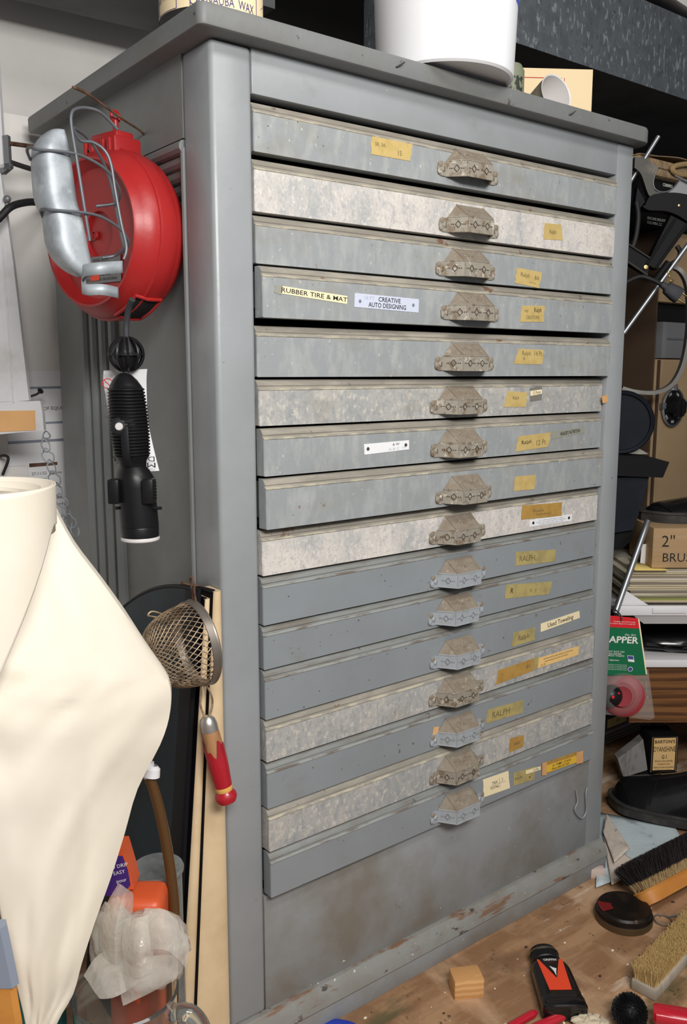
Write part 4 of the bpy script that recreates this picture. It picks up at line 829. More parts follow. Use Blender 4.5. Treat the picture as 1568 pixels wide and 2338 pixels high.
# ---------------------------------------------------------------- enamel trays standing on edge beside the cabinet
def tray(lab, xt, xb, zt, yf, mats, holes=False):
    # standing on its long edge: flat floor in a plane beside the cabinet, rounded front wall, curved top rim. xt, xb: (left, right) x at top and bottom
    m = MB(); n = 16; ylen = .30
    top = [(yf, zt)]+[(yf+ylen*k/n, zt-.10*(k/n)**2-.012*(k/n)) for k in range(1, n+1)]
    xl = lambda f: xb[0]+(xt[0]-xb[0])*f
    xr = lambda f: xb[1]+(xt[1]-xb[1])*f
    zz = lambda z, j: BZ+(z-BZ)*j/10
    a = [[V((xl(j/10), y+.006, zz(z, j))) for j in range(11)] for y, z in top]
    m.grid(a, 0); m.grid([[V((p.x+.003, p.y, p.z)) for p in r_] for r_ in a], 1)
    rows = []
    for j in range(11):
        f_ = j/10; w_ = (xr(f_)-xl(f_))/2; c_ = V(((xr(f_)+xl(f_))/2, yf+.006, zz(zt, j))); d_ = min(w_, .007)
        rows.append([c_+V((-w_, .03, 0))]+[c_+V((-w_*math.cos(PI*k/10), -d_*math.sin(PI*k/10), 0)) for k in range(11)]+[c_+V((w_, .03, 0))])
    m.grid([r_[:3] for r_ in rows], 1); m.grid([r_[2:] for r_ in rows], 3); q_ = len(m.v); m.v += rows[-1]; m.f.append(list(range(len(m.v)-13, len(m.v)))); m.m.append(3)
    m.tube([r_[10]+V((.0015, 0, 0)) for r_ in a], .0030, 2, n=8)
    m.tube([r_[10]+V((.0, 0, -.045)) for r_ in a], .0022, 0, n=8)
    if holes:
        for k in range(1, n, 2):
            p = a[k][10]+V((-.0012, 0, -.024)); m.lathe([(.0032, 0), (.0052, .0004), (.0055, -.001)], p, (-1, 0, 0), 14, 0); m.lathe([(0, .0003), (.0034, .0003)], p, (-1, 0, 0), 12, 2)
    return tag(ob('enamel_tray', m, mats), lab, 'tray')
tray('dark teal enamel tray with pierced rim leaning on the cabinet side', (-.034, -.026), (-.104, -.093), .668, .004, ['teal_enamel', 'black_enamel', 'black_enamel', 'black_enamel'], holes=True)
tray('cream edged enamel tray between the teal tray and the widest cream tray', (-.024, -.016), (-.0905, -.0665), .655, .000, ['black_enamel', 'black_enamel', 'black_enamel', 'cream_enamel'])
tray('wide cream enamel tray standing right against the cabinet side', (-.0135, -.0015), (-.066, -.0015), .665, -.004, ['black_enamel', 'black_enamel', 'black_enamel', 'cream_enamel'])
# ---------------------------------------------------------------- clutter standing on the bench at left
hp = curve([V((-0.1375, -0.0459, 0.456)), V((-0.1338, -0.052, 0.4397)), V((-0.13, -0.0615, 0.407)), V((-0.1275, -0.071, 0.3689)), V((-0.1265, -0.0805, 0.3254)), V((-0.1275, -0.0873, 0.2872)), V((-0.1307, -0.0914, 0.2546)), V((-0.1403, -0.0954, 0.1016))])
hp.append(V((hp[-1].x, hp[-1].y, BZ+.008)))
t = thing('amber_tube', 'bent amber plastic tube with white fitting rising behind the crumpled bag', 'tube', hp[-1])
ob('tube_body', MB().tube(hp, .0068, n=14), 'amber_hose', t)
ob('end_fitting', MB().tube([V((-0.1369, -0.0433, 0.4712)), V((-0.1364, -0.0473, 0.4533))], [.0085, .0075], n=14).lathe([(0, 0), (.011, 0), (.010, .010), (.006, .014)], V((-0.1345, -0.0484, 0.4549)), V((.2, 0, 1)), 16), 'white_plastic', t)
# orange bottle
oc = V((-0.169, -0.0728, 0.2963)); oc.z = BZ; zt = V((-0.1652, -0.0679, 0.335)).z
t = thing('orange_jug', 'orange plastic jug with a purple label behind the crumpled clear bag', 'jug', oc)
X = frame(oc, RT, FW, UP); w_ = 0.0348; hh = zt-BZ
m = MB().box((-w_, -.028, 0), (w_, .028, hh-.010), 0, X=X, bev=.012, seg=4); 
m.box((-w_*1.02, -.030, hh*.72), (w_*1.02, .030, hh*.78), 0, X=X, bev=.008, seg=3)
m.prism([V((-0.2048, -0.0583, 0.3266)), V((-0.1763, -0.0792, 0.3319)), V((-0.1777, -0.0749, 0.3478)), V((-0.1822, -0.0649, 0.3806)), V((-0.1996, -0.0515, 0.3806))], FW*.03, 0)
ob('jug_body', m, 'orange_plastic', t)
m = MB().prism([V((-0.2103, -0.0721, 0.3322)), V((-0.1943, -0.0842, 0.3333)), V((-0.1852, -0.0889, 0.3448)), V((-0.186, -0.0847, 0.3625)), V((-0.1894, -0.0788, 0.3792)), V((-0.2058, -0.0662, 0.3792))], FW*.002, 0)
for tx, p_ in (('NO DRIP', V((-0.1957, -0.078, 0.3686))), ('EASY', V((-0.1947, -0.0802, 0.3613))), ('pour', V((-0.1935, -0.083, 0.3519)))): m.text(tx, p_, RT+UP*.25, UP-RT*.25, .0046, 1)
ob('jug_label', m, ['purple_label', 'white_ink'], t)
jc = V((-0.1194, -0.0249, 0.311)); jc.z = BZ; zt = V((-0.119, -0.0244, 0.315)).z; r = 0.0328
t = thing('dusty_jar', 'dusty glass jar with a domed glass lid beside the teal tray', 'jar', jc)
ob('jar_body', MB().lathe([(0, 0), (r*.9, 0), (r*.95, .006), (r*.95, zt-BZ-.012), (r*.86, zt-BZ-.004)], jc, n=40), 'dusty_glass', t)
ob('jar_lid', MB().lathe([(r*1.03, zt-BZ-.006), (r*1.04, zt-BZ-.002), (r*1.0, zt-BZ+.001), (r*.8, zt-BZ-.002), (r*.4, zt-BZ-.001), (0, zt-BZ)], jc, n=40), 'dusty_glass', t)
# measuring jug
mc = V((-0.2182, -0.1398, 0.2507)); zt = mc.z; mc.z = BZ; r = 0.0587; hh = zt-BZ
t = thing('measuring_cup', 'glass measuring cup with red ounce marks below the crumpled bag', 'measuring cup', mc)
m = MB().lathe([(0, .0), (r*.86, 0), (r*.90, .006), (r*.97, hh*.7), (r*1.0, hh-.006), (r*1.045, hh), (r*1.0, hh+.002), (r*.955, hh-.006), (r*.93, hh*.7), (r*.86, .012), (0, .012)], mc, n=64)
hd0 = mc+RT*(r*.96)-FW*.01
m.tube(curve([hd0+UP*(hh-.020)-FW*0, hd0+RT*.022+UP*(hh-.022), hd0+RT*.036+UP*(hh-.05), hd0+RT*.034+UP*(hh-.10), hd0+UP*(hh-.125)]), [.010]*25, n=12)
ob('glass_body', m, 'clear_glass', t)
m = MB(); aa = math.atan2(-FW.y, -FW.x)-.32
m.text('16 OZ', (0, 0, 0), (1, 0, 0), (0, 0, 1), .0125, 0, wrap=wrapcyl(mc, r*1.003, zt-.040, aa), bold=.01)
for z in (.05, .075): m.tube([mc+V((r*math.cos(a), r*math.sin(a), hh-z)) for a in [aa-.15+.05*k for k in range(9)]], .0006, n=4)
ob('red_marks', m, 'red_ink', t)
# crumpled clear bag on the cup
bc_ = V((-0.1984, -0.1396, 0.296)); Rb = 0.056; m = MB(); random.seed(5)
def crumple(o, rad, sq, seed, nn=26, cut=None):
    rows = []
    for i in range(nn+1):
        th = PI*i/nn; rr = []
        for j in range(2*nn):
            a = PI*j/nn; d = V((math.sin(th)*math.cos(a), math.sin(th)*math.sin(a), math.cos(th)))
            c = NZ.cell_vector(d*2.1+V((seed, 0, 0))); f1 = NZ.voronoi(d*2.2+V((seed, seed*2, 0)))[0]
            k = 1+.26*abs(NZ.noise(d*1.9+V((seed, 3, 1))))-.08+.10*abs(NZ.noise(d*3.7+V((3, seed, 1))))+.10*NZ.noise(d*1.3+V((seed, 7, 1)))
            rr.append(o+RT*(d.x*rad*k*sq[0])+FW*(d.y*rad*k*sq[1])+UP*(d.z*rad*k*sq[2]))
        rows.append(rr)
    m.grid(rows, 0, True)
crumple(bc_+RT*.010, Rb*.82, (1.05, .80, .98), 3.3)
crumple(bc_-RT*.030+UP*.004, Rb*.62, (.80, .7, 1.5), 8.1)
def film(pts):
    rows = [curve(r_, 4) for r_ in pts]; cols = [curve([r_[k] for r_ in rows], 4) for k in range(len(rows[0]))]
    m.grid([[cols[k][i]+FW*.006*abs(NZ.noise(cols[k][i]*38)) for k in range(len(cols))] for i in range(len(cols[0]))])
film([[V((-0.2467, -0.1393, 0.3032)), V((-0.242, -0.173, 0.3126)), V((-0.2178, -0.1616, 0.3032))], [V((-0.2434, -0.135, 0.3373)), V((-0.242, -0.1774, 0.3545)), V((-0.2145, -0.1573, 0.3373))], [V((-0.2328, -0.1374, 0.3666)), V((-0.23, -0.1685, 0.3815)), V((-0.2098, -0.1545, 0.369))], [V((-0.2214, -0.142, 0.3871)), V((-0.223, -0.1652, 0.3928)), V((-0.2092, -0.1537, 0.3754))]])
film([[V((-0.269, -0.1489, 0.2973)), V((-0.2543, -0.1449, 0.3098)), V((-0.2362, -0.145, 0.3154))], [V((-0.2682, -0.1754, 0.2959)), V((-0.2552, -0.1833, 0.3062)), V((-0.2293, -0.1766, 0.3116))], [V((-0.2678, -0.1889, 0.2936)), V((-0.2508, -0.2013, 0.2968)), V((-0.2233, -0.1964, 0.2993))]])
film([[V((-0.2082, -0.1809, 0.3713)), V((-0.197, -0.2071, 0.379)), V((-0.1783, -0.2071, 0.3546))], [V((-0.2189, -0.1942, 0.3592)), V((-0.207, -0.2268, 0.3694)), V((-0.1775, -0.224, 0.3372))], [V((-0.2219, -0.208, 0.3422)), V((-0.2095, -0.241, 0.3529)), V((-0.1847, -0.2294, 0.3145))]])
film([[V((-0.2277, -0.1682, 0.3594)), V((-0.2213, -0.1961, 0.3726)), V((-0.203, -0.1918, 0.3682))], [V((-0.2374, -0.1838, 0.3404)), V((-0.2328, -0.2164, 0.3542)), V((-0.2128, -0.2132, 0.3515))], [V((-0.2381, -0.1894, 0.3098)), V((-0.233, -0.217, 0.3187)), V((-0.2186, -0.2153, 0.3189))]])
film([[V((-0.2416, -0.1809, 0.3064)), V((-0.221, -0.2049, 0.3296)), V((-0.1802, -0.2009, 0.3146))], [V((-0.2452, -0.1938, 0.2921)), V((-0.2272, -0.2167, 0.3107)), V((-0.188, -0.2118, 0.2944))], [V((-0.2477, -0.2057, 0.2866)), V((-0.2324, -0.2159, 0.2945)), V((-0.2159, -0.2155, 0.2959))]])
ob('crumpled_bag', m, 'clear_film', None, 'crumpled clear plastic bag stuffed in the glass measuring cup', 'plastic bag', sharp=48)
tp_ = V((-0.2533, -0.0202, 0.1711))
bx = V((tp_.x-.030, tp_.y+.015, BZ)); Xb = frame(bx, RT, FW, UP); hb = tp_.z+.03-BZ
t_ = MB().box((-.03, -.02, 0), (.032, .03, hb), 0, X=Xb, bev=.004); tag(ob('teal_box', t_, 'teal_plastic'), 'teal plastic box between the cream sheet and the measuring cup', 'box')
# brush at bottom left
t = thing('paint_brush', 'paint brush with a blue grey ferrule and orange wooden handle at bottom left', 'brush', V((-0.368, -0.199, 0.2414)))
a = V((-0.3629, -0.1922, 0.4228)); b = V((-0.3563, -0.1972, 0.3588)); c = V((-0.3507, -0.2053, 0.276)); 
def flat(m, pts, ws, th, mi=0):
    m.grid([[p-RT*w_-FW*0, p-RT*w_*.8-FW*th, p+RT*w_*.8-FW*th, p+RT*w_, p+RT*w_*.8+FW*th, p-RT*w_*.8+FW*th] for p, w_ in zip(pts, ws)], mi, True); n_ = len(m.v); m.f += [list(range(n_-6*len(pts), n_-6*len(pts)+6)), list(range(n_-6, n_))]; m.m += [mi, mi]
m = MB(); flat(m, [lerp(a, b, k/6)-RT*.014 for k in range(7)], [.020]*7, .008); ob('ferrule', m, 'blue_grey_paint', t)
m = MB(); flat(m, [lerp(b, c, k/8)-RT*.016 for k in range(-1, 9)], [.019]*2+[.0185]*4+[.017]*4, .007); ob('handle', m, 'orange_wood', t)
# ---------------------------------------------------------------- shelf and clutter right of the cabinet
def wbox(o, a, b, c, lo, hi, m, mi=0, bev=0):   # box in a frame turned with the side shelf
    return m.box(lo, hi, mi, bev=bev, X=frame(V(o), RT, FW, UP))
tz = V((1.1223, 0.0711, 0.3962)).z; so = V((1.1223, 0.0711, 0.3962))
# shelf unit: white board, wood grained front, white lower board
u0 = V((1.2121, 0.0777, 0.2881)); u0.z = BZ
X = frame(u0, RT, FW, UP)
zs = V((1.2117, 0.0781, 0.2976)).z-BZ; zs2 = V((1.2125, 0.0774, 0.2796)).z-BZ; zw = V((1.2352, 0.06, 0.1402)).z-BZ; zt_ = V((1.1221, 0.0713, 0.4013)).z-BZ
t = thing('side_shelf', 'white edged shelf with a dark wood grain front right of the cabinet', 'shelf', u0)
ob('shelf_board', MB().box((-.085, 0, zs2), (.62, .36, zs), 0, X=X, bev=.0015), 'white_plastic', t)
ob('wood_front', MB().box((-.075, .012, zw), (.62, .030, zs2), 0, X=X), 'wood_grain_panel', t)
ob('back_board', MB().box((-.09, .36, zs), (.62, .38, zt_+.02), 0, X=X), 'brown_and_shade', t)
ob('upper_board', MB().box((-.09, .02, zt_-.016), (.62, .38, zt_-.002), 0, X=X), 'brown_and_shade', t)
ob('side_upright', MB().box((.60, .05, 0), (.616, .36, zt_-.016), 0, X=X), 'brown_and_shade', t); ob('side_upright', MB().box((-.088, .05, zs), (-.072, .36, zt_-.016), 0, X=X), 'brown_and_shade', t)
# white plastic tray
c = V((1.042, 0.1076, 0.4271)); zt_ = V((1.1024, 0.0611, 0.448)).z; zb_ = V((1.1034, 0.0604, 0.4261)).z; zc_ = V((1.1044, 0.0596, 0.4021)).z
t = thing('plastic_tray', 'white plastic tray under the magazines', 'tray', V((c.x, c.y, zc_)))
X = frame(V((c.x, c.y, 0)), RT, FW, UP)
m = MB().box((0, 0, zb_), (.50, .012, zt_), 0, X=X, bev=.002); m.box((.01, .012, zb_), (.50, .26, zb_+.004), 0, X=X)
m.prism([X @ V(p) for p in ((.045, .004, zb_), (.075, .02, zc_), (.50, .02, zc_), (.50, .004, zb_))], FW*.2, 0)
m.box((.085, -.003, zb_+.006), (.16, .002, zt_-.003), 0, X=X, bev=.0015)
m.prism([X @ V(p) for p in ((.005, .02, zt_-.004), (.085, .02, zt_-.004), (.050, .02, zt_+.018), (.032, .02, zt_+.030), (.026, .02, zt_+.030))], FW*.004, 0)
m.lathe([(.0062, 0), (.0062, .008), (0, .008)], X @ V((.004, -.001, zb_+.003)), -FW, 16, 1)
ob('tray_body', m, ['white_plastic', 'black_rubber'], t)
# magazines
random.seed(11); yy = V((1.147, 0.0899, 0.4366)).z; X = frame(V((1.1155, 0.1141, 0.4366)), RT, FW, UP)
z = .004; hs = [.006, .009, .012, .008, .010, .013, .009, .007]
labs = ['bottom magazine of the stack in the white tray', 'second magazine from the bottom, with a greenish edge', 'third magazine from the bottom of the tray stack', 'fourth magazine from the bottom of the tray stack', 'fifth magazine from the bottom of the tray stack', 'third magazine from the top of the tray stack', 'second magazine from the top of the tray stack', 'top magazine of the stack, lying under the cardboard box']
for k, h in enumerate(hs):
    dx = random.uniform(-.012, .012)-.006*(k > 2); m = MB()
    m.box((dx-.004+.001*k, random.uniform(0, .01), z), (.34, .24, z+h), 0, X=X, bev=.0012); m.box((dx-.005+.001*k, -.001, z+h-.0012), (.34, .24, z+h-.0002), 1, X=X)
    ob('magazine', m, ['magazine_edge' if k != 1 else 'magazine_green', 'magazine_dark' if k % 3 else 'paper_cream'], None, labs[k], 'magazine', 'magazines in the white tray'); z += h+.0006
pz = z
m = MB(); Xp = frame(V((1.1155, 0.1141, 0.4366))+UP*(z+.001), RT, FW, UP)
m.grid([[Xp @ V((.012+.05*a, -.012+.05*b, .0+.010*max(0, .5-a)*b)) for a in (0, .25, .5, .75, 1)] for b in (0, .5, 1)]); m.grid([[Xp @ V((.014+.02*a, .03, .0+.062*b)) for a in (0, .5, 1)] for b in (0, .5, 1)])
ob('yellow_slip', MB().grid([[Xp @ V((.000+.075*a, -.014+.05*b, .016*(1-a)**2*b)) for a in (0, .25, .5, .75, 1)] for b in (0, .5, 1)]), 'yellow_paper', None, 'curled yellow paper slip under the cardboard box', 'paper', solid=.0006)
c4 = [V((1.1582, 0.1254, 0.5036)), V((1.2008, 0.1179, 0.499)), V((1.1993, 0.1191, 0.5692)), V((1.1602, 0.1239, 0.57))]
m = MB().prism(c4, FW*.001, 0)
for f0, f1 in ((.35, .95),):
    m.tube([lerp(lerp(c4[0], c4[1], a), lerp(c4[3], c4[2], a), b)-FW*.0005 for a, b in ((.4, .15), (.98, .15), (.98, .7), (.4, .7))], .0008, 1, n=4, closed=True)
ob('printed_sheet', m, ['paper_white', 'ink_black'], None, 'white printed sheet sticking up left of the cardboard box', 'paper')
# cardboard box "2" BRUSHES"
b0 = V((1.1487, 0.0886, 0.5227)); b1 = V((1.1432, 0.0928, 0.6137)); X = frame(b0, RT, FW, UP); hb = b1.z-b0.z
m = MB().box((0, 0, 0), (.20, .16, hb), 0, X=X, bev=.002)
ce = X @ V((.034, -.0006, hb*.68)); m.text('2"', ce, RT, UP, .026, 1, bold=-.005); m.text('BRUSHES', X @ V((.024, -.0006, hb*.27)), RT, UP, .020, 1, align='LEFT', bold=-.008)
ob('cardboard_box', m, ['cardboard', 'ink_black'], None, 'brown cardboard box marked 2 inch brushes on the magazines', 'box')
# tube leaning at the tray
a = V((1.0104, 0.0814, 0.4432)); b = V((1.1028, 0.0861, 0.6004)); c = V((1.1283, 0.0917, 0.6313))
ob('bent_tube', MB().tube(curve([a, lerp(a, b, .5), b, c]), .0068, n=14), 'chrome', None, 'shiny metal tube slanting up beside the white tray', 'tube')
# tan oven behind
q0 = V((1.3556, 0.24, 0.588)); x0 = q0.x; zo0 = .455; zo1 = V((1.3114, 0.24, 1.2939)).z
X = rot((x0, .24, 0), 0)
t = thing('tan_oven', 'tan metal oven cabinet with a black temperature dial', 'oven', (x0+.2, .4, zo0))
za = V((1.3961, 0.24, 0.9896)).z; zb_ = V((1.3871, 0.24, 1.0793)).z; zc_ = V((1.3824, 0.24, 1.1261)).z
m = MB().box((.0, 0, zo0), (.52, .36, za), 0, X=X, bev=.003); m.box((0, 0, zc_), (.52, .36, zo1), 0, X=X, bev=.003); m.box((.02, .06, za), (.52, .36, zc_), 0, X=X)
ob('oven_body', m, 'tan_metal', t)
m = MB().box((.004, -.006, zo0+.01), (.010, .0, za-.002), 0, X=X); m.box((-.006, .004, zo0+.002), (-.0005, .355, zo1-.004), 0, X=X); ob('side_panel', m, 'brown_and_shade', t)  # dark brown side face with its shade painted in
m = MB().box((.016, -.004, za+.002), (.52, .06, zb_), 0, X=X, bev=.002); m.tube([X @ V((.03, -.004, lerp((0, 0, za), (0, 0, zb_), .55).z)), X @ V((.5, -.004, lerp((0, 0, za), (0, 0, zb_), .55).z))], .003, n=6); ob('steel_band', m, 'grey_metal', t)
m = MB().box((.012, .02, zb_), (.52, .06, zc_-.0), 0, X=X); ob('black_recess', m, 'black_card', t)
dc = V((1.4299, 0.238, 0.8706)); r = 0.047*1.0
m = MB().lathe([(r*1.02, .002), (r*1.04, .006), (r*.95, .008), (r*.93, .004)], dc, (0, -1, 0), 40, 1); m.lathe([(r*.95, .003), (0, .004)], dc, (0, -1, 0), 40, 0)
for k, (tx, a) in enumerate((('100', 62), ('150', 116), ('200', 172), ('250', 222), ('300', 270), ('350', 318))):
    a = math.radians(a); up = V((math.cos(a), 0, math.sin(a))); m.text(tx, dc+up*(r*.76)+V((0, -.0046, 0)), V((math.sin(a), 0, -math.cos(a))), up, .0065, 2)
for dx, dz in ((-1.05, .1), (-.02, 1.05), (1.0, .2)): m.box(dc+V((dx*r-.005, -.012, dz*r-.008)), dc+V((dx*r+.005, -.002, dz*r+.008)), 1, bev=.001)
d_ = ob('temperature_dial', m, ['black_plastic', 'chrome', 'white_ink'], t)
m = MB(); pr = []
for k in range(12):
    a = 2*PI*k/12; rr = r*.52*(1 if k % 2 else .90); pr.append(dc+V((rr*math.cos(a), -.004, rr*math.sin(a))))
m.prism(pr, (0, -.024, 0), 0); m.box(dc+V((-.004, -.034, -r*.45)), dc+V((.004, -.027, r*.45)), 0, bev=.001); ob('knob', m, 'black_plastic', d_)
# black carton on the oven, burlap on the carton
k0 = V((1.2248, 0.22, 1.287)); zk1 = V((1.2886, 0.22, 1.3962)).z; ztop = zo1
X = rot((k0.x-.06, .215, zo1), 0); hk = zk1-zo1
m = MB().box((0, 0, .001), (.46, .30, hk), 0, X=X, bev=.002)
a = V((1.2853, 0.2148, 1.3107)); m.text('DUCANE INDUSTRIES', V((1.2505, 0.2145, 1.3071)), (1, 0, 0), (0, 0, 1), .0060, 1, align='LEFT', bold=.02); m.text('COLUMBIA, S.C.', V((1.2497, 0.2145, 1.2974)), (1, 0, 0), (0, 0, 1), .0060, 1, align='LEFT', bold=.02)
m.text('C5000951', V((1.3038, 0.2145, 1.3866)), (1, 0, 0), (0, 0, 1), .0068, 1, align='LEFT', bold=.02)
m2 = 0; ob('black_carton', m, ['black_card', 'white_ink'], None, 'black carton with white maker lettering on top of the tan oven', 'box')
rows = []; 
for j in range(9):
    y = .20+.03*j; rr = []
    for k in range(25):
        x = k0.x-.04+.018*k; rr.append(V((x, y, zk1+.0385+.004*NZ.noise(V((x*14, y*14, 2)))+.022*math.sin(PI*min(1, k/24))*(.6+.4*math.sin(j*.9)))))
    rows.append(rr)
m = MB().grid(rows); 
for kz in (.006,):
    m.box((k0.x-.04, .198, zk1+.001), (k0.x+.40, .45, zk1+.017), 0, bev=.005); m.box((k0.x-.04, .199, zk1+.0185), (k0.x+.40, .45, zk1+.037), 0, bev=.006)
m.tube(curve([V((1.3394, 0.19, 1.4074)), V((1.3106, 0.19, 1.4094)), V((1.2993, 0.19, 1.4165)), V((1.3178, 0.19, 1.4257)), V((1.3708, 0.19, 1.4367)), V((1.4168, 0.19, 1.4411))]), .005, 1, n=8); m.tube(curve([V((1.3069, 0.19, 1.4108)), V((1.3286, 0.19, 1.4079)), V((1.3828, 0.19, 1.412)), V((1.4197, 0.19, 1.4158))]), .005, 1, n=8)
ob('burlap', m, ['burlap', 'burlap_edge'], None, 'folded brown burlap lying on the black carton', 'burlap', solid=.002)
# black tool bracket with rods, cord and plug hung beside the cabinet
t = thing('drill_stand', 'black cast tool stand with chrome rods hanging right of the cabinet', 'tool stand', V((1.1753, 0.1313, 1.1564)))
def J(px, py, f=0): return V((1.1736, 0.1325, 1.1936))+RT*((px-1500)*0.001)+UP*((600-py)*0.001)+FW*f
def plate(m, pts, th, f=0, mi=0): m.prism([J(a, b, f) for a, b in pts], FW*th, mi)
m = MB()
cur = lambda pts, k=4: [(q.x, q.y) for q in curve([(a, b, 0) for a, b in pts], k)]
plate(m, cur([(1440, 380), (1462, 383), (1490, 400)])+cur([(1490, 402), (1483, 425), (1486, 448), (1500, 453)])+cur([(1500, 455), (1482, 462), (1472, 455), (1455, 415), (1440, 402)]), .020, .0)
m.tube([J(a, b, -.001) for a, b in cur([(1490, 401), (1484, 418), (1482, 434), (1487, 446), (1500, 452), (1516, 450), (1530, 440), (1540, 425)])], .0013, 1, n=6)
plate(m, cur([(1486, 449), (1502, 453), (1520, 450), (1534, 436), (1540, 424)])+[(1600, 440), (1600, 475)]+cur([(1600, 475), (1560, 462), (1510, 458), (1476, 462)]), .016, .004, 1)
m.tube([J(1527, 418, -.002), J(1600, 452, -.002)], .0022, 1, n=8)
ob('alloy_bracket', m, ['cast_aluminium', 'grey_metal'], t)
m = MB()
plate(m, cur([(1466, 480), (1476, 461), (1500, 455), (1540, 455), (1600, 468)])+[(1600, 520)]+cur([(1568, 520), (1540, 502), (1510, 492), (1475, 490), (1460, 482)]), .03, -.004)
plate(m, [(1525, 500), (1566, 520), (1500, 614), (1478, 602)], .024, .002); plate(m, [(1434, 560), (1486, 592), (1482, 626), (1434, 600)], .02, .004)
plate(m, [(1452, 440), (1470, 470), (1458, 486), (1448, 478)], .02, .01)
m.tube([J(1478, 603, 0), J(1535, 508, 0)], .003, n=8); m.tube([J(1498, 612, 0), J(1560, 520, 0)], .003, n=8)
m.tube([J(1436, 598, 0), J(1480, 626, 0)], .0024, 1, n=8); m.tube([J(1436, 561, 0), J(1484, 590, 0)], .0018, 1, n=8)
for (a, b, rr) in ((1538, 481, .003),): m.lathe([(0, .004), (rr*.8, .0035), (rr, 0)], J(a, b, -.004), -FW, 14, 2)
m.lathe([(0, .003), (.0045, .0025), (.0052, 0)], J(1476, 609, .002), -FW, 18, 2)
ob('black_casting', m, ['black_cast', 'cast_aluminium', 'brass'], t)
ob('chrome_rod', MB().tube([J(1495, 333, .02), J(1462, 388, .02), J(1430, 442, .02)], .0048, n=14), 'chrome', t)
ob('chrome_rod', MB().tube([J(1590, 520, -.012), J(1430, 752, -.012)], .0050, n=14), 'chrome', t)
ob('rod_collar', MB().tube([J(1521, 601, -.012), J(1494, 639, -.012)], .0085, n=16), 'black_cast', t)
m = MB().ball(J(1520, 622, -.014), (.004, .004, .006)); m.ball(J(1528, 640, -.016), (.007, .003, .004)); m.ball(J(1523, 630, -.014), .003); ob('wing_screw', m, 'brass', t)
m = MB().tube(curve([J(1452, 470, .012), J(1458, 500, .014), J(1456, 540, .016), J(1448, 570, .016)]), .0055, n=12); ob('rubber_hose', m, 'black_rubber', t); m = MB().tube(curve([J(1548, 562, .02), J(1556, 575, .02), J(1550, 592, .02), J(1530, 604, .02)]), .0052, n=12); ob('rubber_hose', m, 'black_rubber', t)
# power plug
pc = lambda a, b, f=0: J(a, b, -.045+f)
t = thing('power_plug', 'grey black three prong power plug with brass prongs below the chrome rod', 'plug', pc(1520, 680))
ax = (pc(1548, 690)-pc(1500, 660)).normalized(); sd = (UP-ax*UP.dot(ax)).normalized(); nn_ = ax.cross(sd)
m = MB(); sec = [(0, .006, .006), (.010, .007, .007), (.014, .013, .010), (.036, .0165, .013), (.046, .0165, .013), (.0465, .015, .012)]
rows = []
for h, a, b in sec: rows.append([pc(1496, 650)+ax*h+sd*(a*math.copysign(abs(math.cos(g))**.6, math.cos(g)))+nn_*(b*math.copysign(abs(math.sin(g))**.6, math.sin(g))) for g in [2*PI*k/20 for k in range(20)]])
m.grid(rows, 0, True); m.f.append(list(range(len(m.v)-20, len(m.v)))); m.m.append(0)
ob('plug_body', m, 'cord_grey', t)
pe = pc(1496, 650)+ax*.0465
XX = frame(pe, ax, sd, nn_)
for s_ in (.008, -.007): ob('prong', MB().box((0, s_-.0008, -.0034), (.018, s_+.0008, .0034), 0, X=XX, bev=.0005), 'brass', t)
ob('cord', MB().tube(curve([pc(1498, 652), pc(1480, 640, .01), pc(1455, 632, .02), pc(1425, 645, .03), pc(1405, 655, .04)]), .0048, n=12), 'black_rubber', t)
# grey steel strap loop
m = MB(); pts = curve([V((1.2802, 0.202, 1.1962)), V((1.2914, 0.1808, 1.1951)), V((1.3013, 0.1606, 1.1842)), V((1.3146, 0.1503, 1.1567)), V((1.3209, 0.1454, 1.1075)), V((1.3222, 0.1445, 1.0479)), V((1.317, 0.1484, 0.9877)), V((1.306, 0.157, 0.9473)), V((1.2907, 0.1687, 0.925)), V((1.2667, 0.1871, 0.9148)), V((1.2427, 0.2181, 0.9167)), V((1.2264, 0.2433, 0.9247))], 6)
nrm = []
for i, p in enumerate(pts):
    tg_ = (pts[min(i+1, len(pts)-1)]-pts[max(i-1, 0)]).normalized(); nrm.append(tg_.cross(FW).normalized())
m.grid([[p-FW*.009, p+FW*.009, p+FW*.009+n_*.009, p-FW*.009+n_*.009, p-FW*.009] for p, n_ in zip(pts, nrm)])
ob('steel_strap', m, 'steel_strap', None, 'bent grey steel strap loop curving right of the cabinet below the plug', 'strap')
# black disc, trays, shoe on the upper board
c = V((1.1937, 0.2179, 0.8422)); axd = (-FW-RT*.35+UP*.05).normalized(); r = 0.074
ob('rubber_disc', MB().lathe([(0, .006), (r*.86, .006), (r*.88, .012), (r*.97, .014), (r, .008), (r, -.006), (0, -.006)], c, axd, 56), 'navy_rubber', None, 'dark round rubber disc standing behind the right edge of the cabinet', 'disc')
def quadbox(name, pts, w, th, mat_, lab, cat):
    q = [V((1.1689, 0.1614, 0.8098))+RT*((a-1450)*0.001)+UP*((1000-b)*0.001)+FW*w for a, b in pts]; return ob(name, MB().prism(q, FW*th, 0), mat_, None, lab, cat)
quadbox('dusty_bag', [(1400, 1036), (1440, 1034), (1462, 1016), (1476, 1028), (1500, 1041), (1480, 1042)], .05, .02, 'clear_tape', 'dusty grey plastic wrap between the rubber disc and the black tray', 'plastic wrap')
quadbox('black_tray', [(1390, 1038), (1490, 1045), (1531, 1055), (1518, 1091), (1390, 1086)], .0, .12, 'black_card', 'flat black tray lying below the round rubber disc', 'tray')
